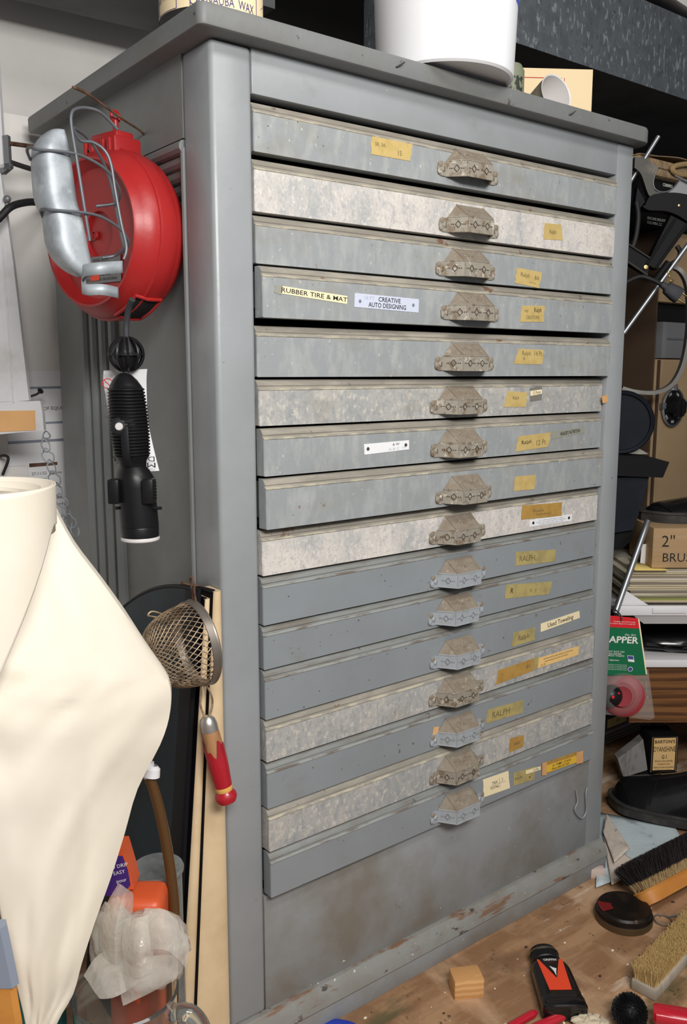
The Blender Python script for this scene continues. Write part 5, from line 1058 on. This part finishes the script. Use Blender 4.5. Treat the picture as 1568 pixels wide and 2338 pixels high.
quadbox('navy_box', [(1390, 1094), (1480, 1090), (1490, 1092), (1480, 1146), (1460, 1215), (1390, 1226)], .012, .14, 'navy_rubber', 'dark navy box under the flat black tray', 'box')
quadbox('black_box', [(1388, 1231), (1462, 1219), (1460, 1240), (1440, 1262), (1388, 1268)], .02, .14, 'black_card', 'black box under the dark navy box', 'box')
quadbox('brown_box', [(1385, 1273), (1432, 1266), (1432, 1306), (1385, 1314)], .11, .14, 'cardboard', 'small brown carton lowest in the stack behind the metal tube', 'box')
def shoe(name, lab, o, fwd_, L, H_, Wd, sole_h, col, sole, high=.62, lace=False):
    fwd_ = V(fwd_).normalized(); sd_ = UP.cross(fwd_).normalized(); o = V(o)
    t = thing(name, lab, 'shoe', o)
    n = 20; rows = []; srow = []
    def half(u): return Wd*(.5*(.80+.28*math.sin(PI*min(1, max(0, (u-.12)/.95))))*(1-max(0, (u-.80)/.2)**2.2*.82)*(1-max(0, (.12-u)/.12)**2*.45))
    def hgt(u): return H_*(high+.38*(1-u/.42)**1.0 if u < .42 else (high*(1-.42*((u-.42)/.58)**.9)))*(1-max(0, (u-.90)/.1)**2*.55)
    for i in range(n+1):
        u = i/n; h = hgt(u); wdt = half(u); rr = []
        for k in range(13):
            a = PI*k/12; cs = math.cos(a); sn = math.sin(a)**.75
            rr.append(o+fwd_*(L*u)+sd_*(wdt*cs*(1-.42*sn*(1-.3*u)))+UP*(sole_h*.8+(h-sole_h)*sn))
        rows.append(rr)
    m = MB().grid(rows); m.f += [list(range(13)), list(range(n*13, n*13+13))]; m.m += [0, 0]
    ob('upper', m, col, t, sharp=70, sub=1)
    out = [(u, half(u)*1.10) for u in [i/24 for i in range(25)]]
    poly = [o+fwd_*(L*(u*1.03-.012))+sd_*w_ for u, w_ in out]+[o+fwd_*(L*(u*1.03-.012))-sd_*w_ for u, w_ in out[::-1]]
    m = MB().prism(poly, UP*sole_h, 0); m.tube([p+UP*sole_h*.95 for p in poly], sole_h*.14, 0, n=6, closed=True)
    ob('sole', m, sole, t)
    m = MB()
    for f_ in (.66, .80):
        m.tube([o+fwd_*(L*(u))+sd_*(sg*half(u)*(1-.42*math.sin(a)**.75*(1-.3*u)+.02)*math.cos(a))+UP*(sole_h*.8+(hgt(u)-sole_h)*math.sin(a)**.75+.0006) for sg, u, a in [(1, f_+.14*math.sin(PI*k/20) if f_ > .7 else f_-.05*math.sin(PI*k/20), PI*k/20) for k in range(1, 20)]], .0009, n=5)
    ob('welt_seam', m, col, t)
    return t, (rows, half, hgt, fwd_, sd_)
so_ = V((1.244, 0.0658, 0.6167))
shoe('work_shoe', 'scuffed black work shoe on top of the 2 inch brushes box', V((1.4572, -0.0223, 0.6116)), -RT+FW*.05, .30*1.0, .125, .10, .026, 'black_leather', 'sole_rubber')
# hanging card with red flapper in blister
t = thing('carded_flapper', 'green and red carded red rubber flapper in a clear blister below the white tray', 'package', V((1.0199, 0.0237, 0.2058)))
def K(px, py, f=0): return V((1.0062, 0.0342, 0.3581))+RT*((px-1440)*0.0009)+UP*((1500-py)*0.0009)+FW*f
def kp(m, pts, th, f, mi): m.prism([K(a, b, f) for a, b in pts], FW*th, mi)
m = MB(); kp(m, [(1330, 1424), (1460, 1431), (1480, 1545), (1330, 1545)], .0012, .001, 0); kp(m, [(1330, 1397), (1398, 1400), (1450, 1406), (1455, 1410), (1459, 1431), (1330, 1424)], .0012, .001, 1)
kp(m, [(1452, 1406), (1456, 1410), (1481, 1543), (1478, 1543)], .0014, .0008, 3)
m.text('FLAPPER', K(1456, 1459.5), RT-UP*.05, UP, .0140, 2, align='RIGHT', bold=.05, width=.082); m.text('(No. 501)', K(1449, 1446.5), RT-UP*.05, UP, .0042, 2, align='RIGHT', bold=.01)
for k, (tx, y, x) in enumerate((("WON'T SHUT OFF.", 1488, 1425), ('RUNNING WATER.', 1493, 1418), ('FITS MOST TOILETS', 1498, 1424), ('for alignment.', 1508, 1413))): m.text(tx, K(x, y), RT-UP*.05, UP, .0036, 2, align='RIGHT', bold=.01)
for k in range(4): m.text('Complete instructions on the back of card', K(1431, 1520+4*k), RT-UP*.05, UP, .0022, 2, align='RIGHT')
m.text('Complete instructions inside', K(1446, 1415), RT-UP*.05, UP, .0028, 2, align='RIGHT'); m.text('Also replaces flapper for model 501', K(1446, 1420), RT-UP*.05, UP, .0028, 2, align='RIGHT')
kp(m, [(1431, 1496), (1446, 1497), (1449, 1513), (1434, 1511)], .0004, -.0002, 2); kp(m, [(1432, 1497), (1445, 1498), (1446.5, 1506), (1433.5, 1505)], .0004, -.0006, 4); m.text('USA', K(1441, 1508), RT, UP, .0036, 1, bold=.03)
m.lathe([(0, .0002), (.0054, .0002)], K(1440, 1530), -FW, 18, 2); m.lathe([(0, .0005), (.0044, .0005)], K(1440, 1530), -FW, 18, 4)
ob('backing_card', m, ['card_green', 'card_red', 'white_ink', 'paper_cream', 'card_blue'], t)
ob('hang_hook', MB().tube(curve([K(1412, 1412, .0), K(1412, 1402, -.004), K(1411, 1396, .02), K(1411, 1396, .084)]), .0015, n=6), 'wire_steel', t)
fc_ = K(1424, 1594, .0); axf = (-FW*.92-RT*.35+UP*.2).normalized(); r = 0.0467
m = MB().lathe([(0, .012), (r*.50, .013), (r*.60, .006), (r*.92, .003), (r, 0), (r*.95, -.004), (r*.5, -.002), (0, -.002)], fc_, axf, 48, 0)
ob('flapper', m, 'dull_red_rubber', t)
m = MB().ball(fc_+axf*.012-RT*.022, (.024, .022, .024), 0, 12); m.ball(fc_+axf*.034-RT*.018, .004, 1, 8); m.ball(fc_+axf*.032-RT*.006+UP*.008, .0025, 1, 8)
ob('flapper_float', m, ['black_plastic', 'card_red'], t)
m = MB()
kp(m, [(1340, 1543), (1483, 1533), (1505, 1655), (1340, 1640)], .0008, .004, 0)
m.tube([K(a, b, .003) for a, b in ((1350, 1638), (1498, 1657), (1505, 1652), (1483, 1533))], .0012, n=6)
bub = []
for j in range(7):
    f_ = j/6; rr = r*(1.06-.55*f_**1.5); bub.append([fc_+axf*(.001+.034*math.sin(f_*PI/2))+RT*(rr*math.cos(a))*.98+UP*(rr*math.sin(a)) for a in [2*PI*k/32 for k in range(32)]])
m.grid(bub, 0, True)
m.tube([K(1478, 1560, 0), K(1482, 1588, 0)], .0016, n=6); m.ball(K(1484, 1600, -.001), (.004, .002, .004))
ob('clear_blister', m, 'clear_blister', t)
# black bag on the white shelf
m = MB(); o = V((1.3197, 0.1212, 0.2673)); o.z = V((1.2117, 0.0781, 0.2976)).z; rows = []
for j in range(13):
    th = PI*j/12; rr = []
    for k in range(26):
        a = 2*PI*k/26; d = V((math.sin(th)*math.cos(a), math.sin(th)*math.sin(a), math.cos(th))); kk = 1+.12*NZ.noise(d*3); rr.append(o+RT*(.12*d.x*kk)+FW*(.07*d.y*kk)+UP*max(0.001, .026+.034*d.z*kk))
    rows.append(rr)
m.grid(rows, 0, True); m.tube([o-RT*.10+UP*.018-FW*.058, o+UP*.014-FW*.070, o+RT*.1+UP*.012-FW*.058], .0035, n=6)
ob('black_pouch', m, 'black_leather', None, 'black leather pouch lying on the white shelf under the tray', 'pouch')
# grey drawers and the polish box on the bench behind the shoe
g0 = V((1.2175, 0.1997, -0.1636)); g0.z = BZ
X = rot((1.0, .36, BZ), 0); zg = V((1.5128, 0.36, -0.0305)).z-BZ
t = thing('steel_drawer_unit', 'low grey steel drawer unit behind the polish box', 'drawer unit', (1.2, .45, BZ))
ob('body', MB().box((0, .012, 0), (.62, .22, zg), 0, X=X, bev=.002), 'old_grey_steel', t)
for k in range(3):
    z0 = .004+k*(zg-.008)/3
    d_ = ob('drawer', MB().box((.006, 0, z0+.002), (.614, .014, z0+(zg-.008)/3-.004), 0, X=X, bev=.002), 'old_grey_steel', t)
    if k == 2: ob('tape_label', MB().prism([X @ V(q) for q in ((.40, -.0005, z0+.03), (.50, -.0005, z0+.03), (.50, -.0005, z0+.055), (.40, -.0005, z0+.055))], (0, -.0005, 0), 0).text('FA', X @ V((.45, -.0012, z0+.043)), (1, 0, 0), (0, 0, 1), .012, 1), ['masking_tape_dirty', 'ink_black'], d_)
k0 = V((1.2473, 0.1264, -0.011)); hz_ = V((1.2432, 0.1295, 0.0839)).z-k0.z; wz = 0.0685
t = thing('support_block', 'dark block hidden under the boot polish box', 'block', (k0.x, k0.y+.04, BZ))
X = frame(V((k0.x, k0.y, 0)), RT, FW, UP)
ob('block_body', MB().box((-.02, .010, BZ), (.066, .085, k0.z-.001), 0, X=X), 'black_card', t)
X = frame(k0, (RT+FW*.06).normalized(), (FW-RT*.06).normalized(), UP)
t = thing('polish_box', 'black and tan box of boot polish behind the black dress shoe', 'box', k0)
m = MB().box((0, 0, .0), (wz, .07, hz_), 0, X=X, bev=.0015); ob('carton', m, 'black_card', t)
m = MB().prism([X @ V(q) for q in ((.007, -.0006, .008), (wz-.007, -.0006, .008), (wz-.007, -.0006, hz_-.004), (.007, -.0006, hz_-.004))], FW*.0005, 0)
for tx, fy, fh, wd2, bo in (("BARTON'S", .86, .085, .050, .03), ('DYANSHINE', .66, .14, .054, .0), ('G I', .45, .10, .012, .02), ('Shines beautifully', .34, .045, .045, 0), ('Lessens the', .26, .045, .03, 0), ('dryness of soles and leather', .17, .045, .052, 0), ('Lubricates leather', .09, .045, .04, 0)):
    m.text(tx, X @ V((wz/2, -.0011, hz_*fy)), RT+FW*.06, UP, hz_*fh, 1, width=wd2, bold=bo)
m.tube([X @ V(q) for q in ((.0035, -.0004, .004), (wz-.0035, -.0004, .004), (wz-.0035, -.0004, hz_-.002), (.0035, -.0004, hz_-.002))], .0006, 0, n=4, closed=True)
ob('front_label', m, ['tan_label', 'ink_black'], t)
m = MB(); q = [V((1.239, 0.1265, 0.0005)), V((1.2272, 0.1355, 0.0793)), V((1.1934, 0.1804, 0.0219)), V((1.2064, 0.1704, -0.0261))]; m.prism(q, FW*.03, 0)
ob('grey_flap', m, 'matchbox_grey', t)
# ---------------------------------------------------------------- on the bench
sh0 = V((1.191, -0.0884, -0.062)); toe = V((1.1092, 0.1563, -0.062))
fw_ = V((toe.x-sh0.x, toe.y-sh0.y, 0)); 
t, info = shoe('dress_shoe', 'polished black leather dress shoe at the right edge of the bench', V((1.2065, -0.1001, -0.06))+V((.03, .0, .009)), (V((1.0926, 0.1455, -0.06))-V((1.2065, -0.1001, -0.06))), (V((1.0926, 0.1455, -0.06))-V((1.2065, -0.1001, -0.06))).length, .140, .108, .024, 'black_leather', 'sole_rubber', high=.80)
def lay(name, pts, mats, lab, cat, h=.002, zz=0, fl=None, parent=None, wv=.003):
    c = [V(p) for p in pts]; rows = []
    for i in range(13):
        a = i/12; rr = []
        for k in range(13):
            b = k/12; p = lerp(lerp(c[0], c[1], b), lerp(c[3], c[2], b), a); rr.append(p+UP*(zz+wv*(1+NZ.noise(V((p.x*22, p.y*22, 3.3))))))
        rows.append(rr)
    return ob(name, MB().grid(rows), mats, parent, lab, cat, solid=h)
zb = BZ
lay('blue_cloth', [V((1.0619, 0.1353, -0.058)), V((1.1414, -0.0115, -0.058)), V((1.0739, -0.087, -0.058)), V((0.804, -0.0491, -0.058))], 'blue_cloth', 'pale blue shop cloth spread in front of the black dress shoe', 'cloth', wv=.0015)
m = MB()
for pp, z0 in (([V((0.9796, 0.0632, -0.052)), V((0.9518, 0.0159, -0.052)), V((0.9301, -0.0737, -0.052)), V((0.8282, -0.0683, -0.052))], 0), ([V((0.9765, 0.0611, -0.05)), V((1.0434, 0.1008, -0.044)), V((0.9535, -0.0226, -0.042)), V((0.888, -0.0315, -0.046))], .003)):
    c = [V(p) for p in pp]; m.grid([[lerp(lerp(c[0], c[1], k/12), lerp(c[3], c[2], k/12), a/12)+UP*(z0+.002*(1+NZ.noise(V((k*.5, a*.5, 3))))) for k in range(13)] for a in range(13)])
ob('suede_cloth', m, 'suede_cloth', None, 'stained beige polishing cloth folded over the pale blue cloth', 'cloth', solid=.0018)
ez = V((0.8345, -0.0158, -0.062)); X = frame(V((ez.x, ez.y, BZ)), RT, FW, UP)
ob('pink_eraser', MB().box((-.014, -.006, 0), (.026, .012, .020), 0, X=X, bev=.002), 'eraser_pink', None, 'pale pinkish block against the plinth under the blue cloth', 'eraser')
def bristles(m, pts, up, lean, L, r, mi=0, n=900, spread=.15, mi2=None):
    for k in range(n):
        a, b = random.random(), random.random(); p = pts(a, b); d = (V(up)+V((random.gauss(0, spread), random.gauss(0, spread), random.gauss(0, spread)))+lean(a, b)).normalized(); l = L*random.uniform(.85, 1.06)
        s_ = d.cross(V((random.random()-.5, random.random()-.5, random.random()-.5))).normalized(); s2 = d.cross(s_)
        q = [p+s_*r, p-s_*r*.5+s2*r*.86, p-s_*r*.5-s2*r*.86]; o = len(m.v)
        mid = p+d*l*.34
        q2 = [v+d*l*.34 for v in q]; q3 = [mid+(v-mid)*.7+d*l*.66 for v in q2]
        m.v += q+q2+q3
        for x in range(3):
            y = (x+1) % 3; m.f.append([o+x, o+y, o+3+y, o+3+x]); m.m.append(mi if mi2 is None else mi2); m.f.append([o+3+x, o+3+y, o+6+y, o+6+x]); m.m.append(mi)
        m.f.append([o+6, o+7, o+8]); m.m.append(mi)
# dark horsehair brush: orange block, bristles pointing up and away from the viewer
A = V((0.8061, -0.1562, -0.045)); B = V((1.0508, -0.1669, -0.045)); dv = (B-A); Lb = dv.length; dv.normalize(); bup = (UP*.62+FW*.50-RT*.25).normalized(); bsd = dv.cross(bup).normalized(); bup = bsd.cross(dv)
if bsd.dot(FW) < 0: bsd = -bsd
t = thing('shoe_brush', 'large shoe brush with dark bristles and an orange wooden back', 'brush', A)
def stad(k, n, w_, l0, l1):
    pass
out = []
for k in range(33):
    a = PI/2+PI*k/32; out.append((.030+.030*math.cos(a), .027*math.sin(a)))
poly = [A+dv*x+bsd*y for x, y in out]+[A+dv*(Lb)-bsd*.027, A+dv*Lb+bsd*.027]
m = MB().prism(poly, bup*.026, 0); m.tube([p+bup*.024 for p in poly], .0022, 0, n=6, closed=True); ob('brush_back', m, 'orange_wood', t)
random.seed(3); m = MB()
def bp(a, b): x = .012+a*(Lb-.02); hw = .021*(1-max(0, (.03-x)/.03)**2*.6); return A+dv*x+bsd*((b*2-1)*hw)+bup*.026
core = [A+dv*x+bsd*y*.8+bup*.026 for x, y in [(.012+.9*p, q) for p, q in ((0, -.012), (Lb*1.05, -.018), (Lb*1.05, .018), (0, .012))]]
m.prism(core, bup*.046, 1)
bristles(m, bp, bup, lambda a, b: bsd*(.30*(b*2-1))-dv*(.35*max(0, .2-a)*3), .054, .00042, 1, 13000, .09, 0)
ob('bristles', m, ['bristle_tan', 'bristle_dark'], t, kind='stuff')
# polish tin, wire rings
tc = V((0.7664, -0.1396, -0.045)); tc.z = BZ; r = .0525
t = thing('polish_tin', 'dirty dark round polish tin under the large brush', 'tin', tc)
ob('tin_base', MB().lathe([(0, 0), (r*.97, 0), (r, .002), (r, .013), (r*.97, .014)], tc, n=56), 'tin_brown', t)
ob('tin_lid', MB().lathe([(r*.97, .013), (r*1.0, .0145), (r*1.0, .0155), (r*.95, .016), (r*.955, .024), (r*.90, .028), (r*.86, .0285), (r*.80, .0275), (0, .0278)], tc, n=56), 'tin_dark', t)
a = math.radians(150); ob('red_patch', MB().lathe([(r*.45, .0284), (r*.78, .0284), (r*.87, .0290), (r*.91, .0285)], tc, n=6, a0=math.radians(125), a1=math.radians(165)), 'tin_red', t)
w0 = V((0.8185, -0.189, -0.058))
ob('wire_ring', MB().tube([w0+V((.016*math.cos(a), .016*math.sin(a), 0)) for a in [k*PI/14 for k in range(28)]], .0011, n=6, closed=True).tube(curve([w0+V((.016, 0, 0)), V((0.8516, -0.1975, -0.058)), V((0.8847, -0.2091, -0.058))]), .0016, n=6), 'chrome', None, 'small wire ring on the bench under the large brush', 'ring')
# light bristle brush
A = V((0.6151, -0.2851, -0.062)); B = V((0.8445, -0.2511, -0.062)); dv = B-A; Lb = dv.length; dv.normalize(); sdv = UP.cross(dv).normalized(); 
t = thing('scrub_brush', 'small scrubbing brush with pale upright bristles on a grey wooden block', 'brush', lerp(A, B, .5))
X = frame(A, dv, sdv, UP)
m = MB().box((0, -.020, 0), (Lb, .024, .020), 0, X=X, bev=.003); ob('brush_block', m, 'grey_wood', t)
m = MB(); bristles(m, lambda a, b: X @ V((.004+a*(Lb-.008), -.016+.036*b, .020)), UP, lambda a, b: sdv*(.25*(b-.5)), .026, .00045, 0, 8500, .12); m.box((.006, -.014, .019), (Lb-.006, .018, .034), 0, X=X)
ob('bristles', m, 'bristle_pale', t, kind='stuff')
rt_ = V((0.7676, -0.3063, -0.062)); r = .034
t = thing('shoe_polish_tin', 'flat round tin with a red and white lid at the right edge', 'tin', rt_)
ob('tin_base', MB().lathe([(0, 0), (r, 0), (r, .020), (r*.97, .022)], rt_, n=48), 'tin_dark', t)
ob('tin_lid', MB().lathe([(r*.97, .022), (r*.92, .0225), (r*.80, .0225), (r*.66, .0228), (r*.40, .0228), (0, .0228)], rt_, n=48, ms=[3, 0, 1, 2, 1]), ['card_red', 'white_ink', 'black_card', 'brass'], t)
# dauber with red handle
hc = V((0.5343, -0.3116, -0.034)); he = V((0.6117, -0.4153, -0.032)); dv = (he-hc).normalized(); sd2 = UP.cross(dv).normalized()
t = thing('dauber_brush', 'round black polish dauber with a shiny red handle', 'brush', V((hc.x, hc.y, BZ)))
hs_ = V((0.5592, -0.3363, -0.032))
sec = [(0, .012, .012), (.004, .016, .013), (.03, .017, .013), (.08, .016, .012), (.16, .014, .011), (.17, .008, .007)]
rows = [[hs_+dv*h+sd2*(a*math.cos(g))+UP*(b*math.copysign(abs(math.sin(g))**.7, math.sin(g))) for g in [2*PI*k/24 for k in range(24)]] for h, a, b in sec]
m = MB().grid(rows, 0, True); m.f += [list(range(24)), list(range(120, 144))]; m.m += [0, 0]; ob('handle', m, 'red_handle', t)
m = MB(); random.seed(9)
def bl(a, b): th = 2*PI*a; ph = math.acos(1-1.7*b); return hc-dv*.004
for k in range(4200):
    d = V((random.gauss(0, 1), random.gauss(0, 1), random.gauss(0, 1))).normalized()
    l = .0275*random.uniform(.86, 1.04); s_ = d.cross(V((.3, .5, .8))).normalized(); s2 = d.cross(s_); p = hc; q = [p+d*.010+s_*.0009, p+d*.010-s_*.0005+s2*.0008, p+d*.010-s_*.0005-s2*.0008]; e = [p+d*l+s_*.0004, p+d*l-s_*.0002+s2*.0004, p+d*l-s_*.0002-s2*.0004]
    if (p+d*l).z < BZ+.001: continue
    m.add(q+e, [(0, 1, 4, 3), (1, 2, 5, 4), (2, 0, 3, 5), (3, 4, 5)], 0)
m.ball(hc, .0225, 0, 10)
ob('bristles', m, 'bristle_black', t, kind='stuff')
# polish bottle lying on its back
b0 = V((0.4636, -0.2449, -0.048)); b1 = V((0.5563, -0.12, -0.048)); dv = (b1-b0); dv.z = 0; Lb = dv.length; dv.normalize(); sd2 = UP.cross(dv).normalized(); b0 = V((b0.x, b0.y, BZ+.0165))
t = thing('polish_bottle', 'black polish bottle with an orange red label lying on the bench', 'bottle', V((b0.x, b0.y, BZ)))
def sup(c, a, b, p=.45, n=32): return [c+sd2*(a*math.copysign(abs(math.cos(g))**p, math.cos(g)))+UP*(b*math.copysign(abs(math.sin(g))**p, math.sin(g))) for g in [2*PI*k/n for k in range(n)]]
wB = 0.0361
rows = [sup(b0+dv*(Lb*h), wB*a, .0160*b, p) for h, a, b, p in ((0, .80, .8, .5), (.012, .95, .95, .5), (.03, 1, 1, .45), (.14, 1, 1, .45), (.155, .96, .96, .45), (.17, .96, .96, .45), (.60, .90, .96, .45), (.68, .84, .95, .5), (.735, .70, .90, .6), (.76, .58, .80, 1), (.80, .56, .78, 1))]
m = MB().grid(rows, 0, True); m.f += [list(range(32)), list(range(len(m.v)-32, len(m.v)))]; m.m += [0, 0]; ob('bottle_body', m, 'bottle_black', t)
rows = [sup(b0+dv*(Lb*h), wB*a, .0160*b, 1) for h, a, b in ((.79, .60, .86), (.80, .66, .95), (.90, .66, .95), (.905, .69, 1.0), (.93, .69, 1.0), (.935, .66, .95), (.985, .62, .9), (1.0, .50, .7))]
m = MB().grid(rows, 0, True); m.f += [list(range(32)), list(range(len(m.v)-32, len(m.v)))]; m.m += [0, 0]; ob('cap', m, 'black_plastic', t)
ob('cap_ring', MB().grid([sup(b0+dv*(Lb*h), wB*.705, .0160*1.02, 1) for h in (.912, .922)], 0, True), 'brass', t)
m = MB(); lz = UP*.0162
def lb(fx, fy, up=.0): return b0+dv*(Lb*fy)+sd2*(wB*fx)+UP*(.0158+up)
sdr = -1 if sd2.dot(RT) > 0 else 1
m.prism([lb(a*-sdr, f_) for a, f_ in ((-.50, .22), (.50, .22), (.60, .70), (-.60, .70))], UP*.0004, 0)
m.prism([lb(a*-sdr, f_, .0004) for a, f_ in ((-.52, .70), (.44, .70), (.02, .40))], UP*.0003, 1)
m.text('GRIFFIN', lb(0, .685, .0012), sd2*-sdr, dv, .0052, 2, width=.022, bold=.03); m.text('ALLWITE', lb(0, .64, .0012), sd2*-sdr, dv, .0036, 3, width=.011, bold=.02)
m.prism([lb(a*-sdr, f_, .0008) for a, f_ in ((-.13, .585), (.02, .560), (.16, .545), (.10, .50), (.03, .43), (.0, .50))], UP*.0003, 2)
ob('label', m, ['label_orange', 'bottle_black', 'white_ink', 'tin_red'], t)
# pine offcut
o = V((0.3854, -0.1137, -0.062)); X = rot((o.x, o.y, BZ), 38)
ob('wood_offcut', MB().box((-.025, .0, 0), (.025, .036, .034), 0, X=rot((o.x-.004, o.y, BZ), -28), bev=.0012), 'pine_block', None, 'small pine wood offcut on the bench before the cabinet', 'wood block')
o = V((0.1734, -0.0289, -0.062))
m = MB(); rows = [[o+RT*(.045*math.cos(g)*(.9 if math.cos(g) > 0 else 1.2))*k+FW*(.014*math.sin(g))*k+UP*(.0055*(1-k**4)+.0005)+(RT*-.01) for g in [2*PI*j/28 for j in range(28)]] for k in (1.0, .97, .9, .7, .4, .01)]
m.grid([[p-UP*.0004 for p in rows[0]]]+rows, 0, True); m.tube([o+RT*(.012+.005*math.cos(g))+FW*(.004*math.sin(g))+UP*.0052 for g in [k*PI/8 for k in range(16)]], .0008, 0, n=6, closed=True)
ob('blue_tool', m, 'blue_plastic', None, 'blue plastic tool end at the bottom centre of the bench', 'tool')
def handle(pts, r, lab):
    p = curve(pts); k = len(p); tag(ob('plier_handle', MB().tube(p, [r*(.55 if i == 0 else .85 if i == 1 else 1) for i in range(k)], n=14).ball(p[0], r*.6), 'red_handle'), lab, 'tool handle', 'red tool handles at the bottom edge')
handle([V((0.4357, -0.2067, -0.054)), V((0.4145, -0.2051, -0.054)), V((0.3802, -0.2037, -0.054)), V((0.3355, -0.2039, -0.054))], .0065, 'left of two red tool handles at the bottom edge')
handle([V((0.4765, -0.2393, -0.054)), V((0.4473, -0.2351, -0.054)), V((0.4121, -0.2294, -0.054)), V((0.3535, -0.2233, -0.054))], .0075, 'right of two red tool handles beside the black bottle')
o = V((0.4886, -0.2712, -0.062)); m = MB(); rows = []
for j in range(11):
    th = PI*j/10; rr = []
    for k in range(20):
        a = 2*PI*k/20; d = V((math.sin(th)*math.cos(a), math.sin(th)*math.sin(a), math.cos(th))); kk = 1+.35*NZ.cell(d*2.4); rr.append(o+RT*(.026*d.x*kk)+FW*(.016*d.y*kk)+UP*max(.0005, .008+.008*d.z*kk))
    rows.append(rr)
m.grid(rows, 0, True); ob('crumpled_paper', m, 'crumpled_paper', None, 'crumpled beige paper scrap at the bottom edge beside the dauber', 'paper', sharp=12)
# crumbs and flecks scattered on the bench
random.seed(21); m = MB(); nb = 0
while nb < 110:
    x = random.uniform(.15, 1.0); y = random.uniform(-.42, -.03)
    s_ = random.choice((.0009, .0013, .0018, .0024)); m.ball((x, y, BZ+s_*.6), (s_*random.uniform(.7, 1.7), s_, s_*.6), 0 if random.random() < .62 else 1, n=4); nb += 1
ob('scattered_crumbs', m, ['crumb_pale', 'crumb_dark'], None, 'pale and dark crumbs scattered over the wooden bench', 'crumbs', kind='stuff')
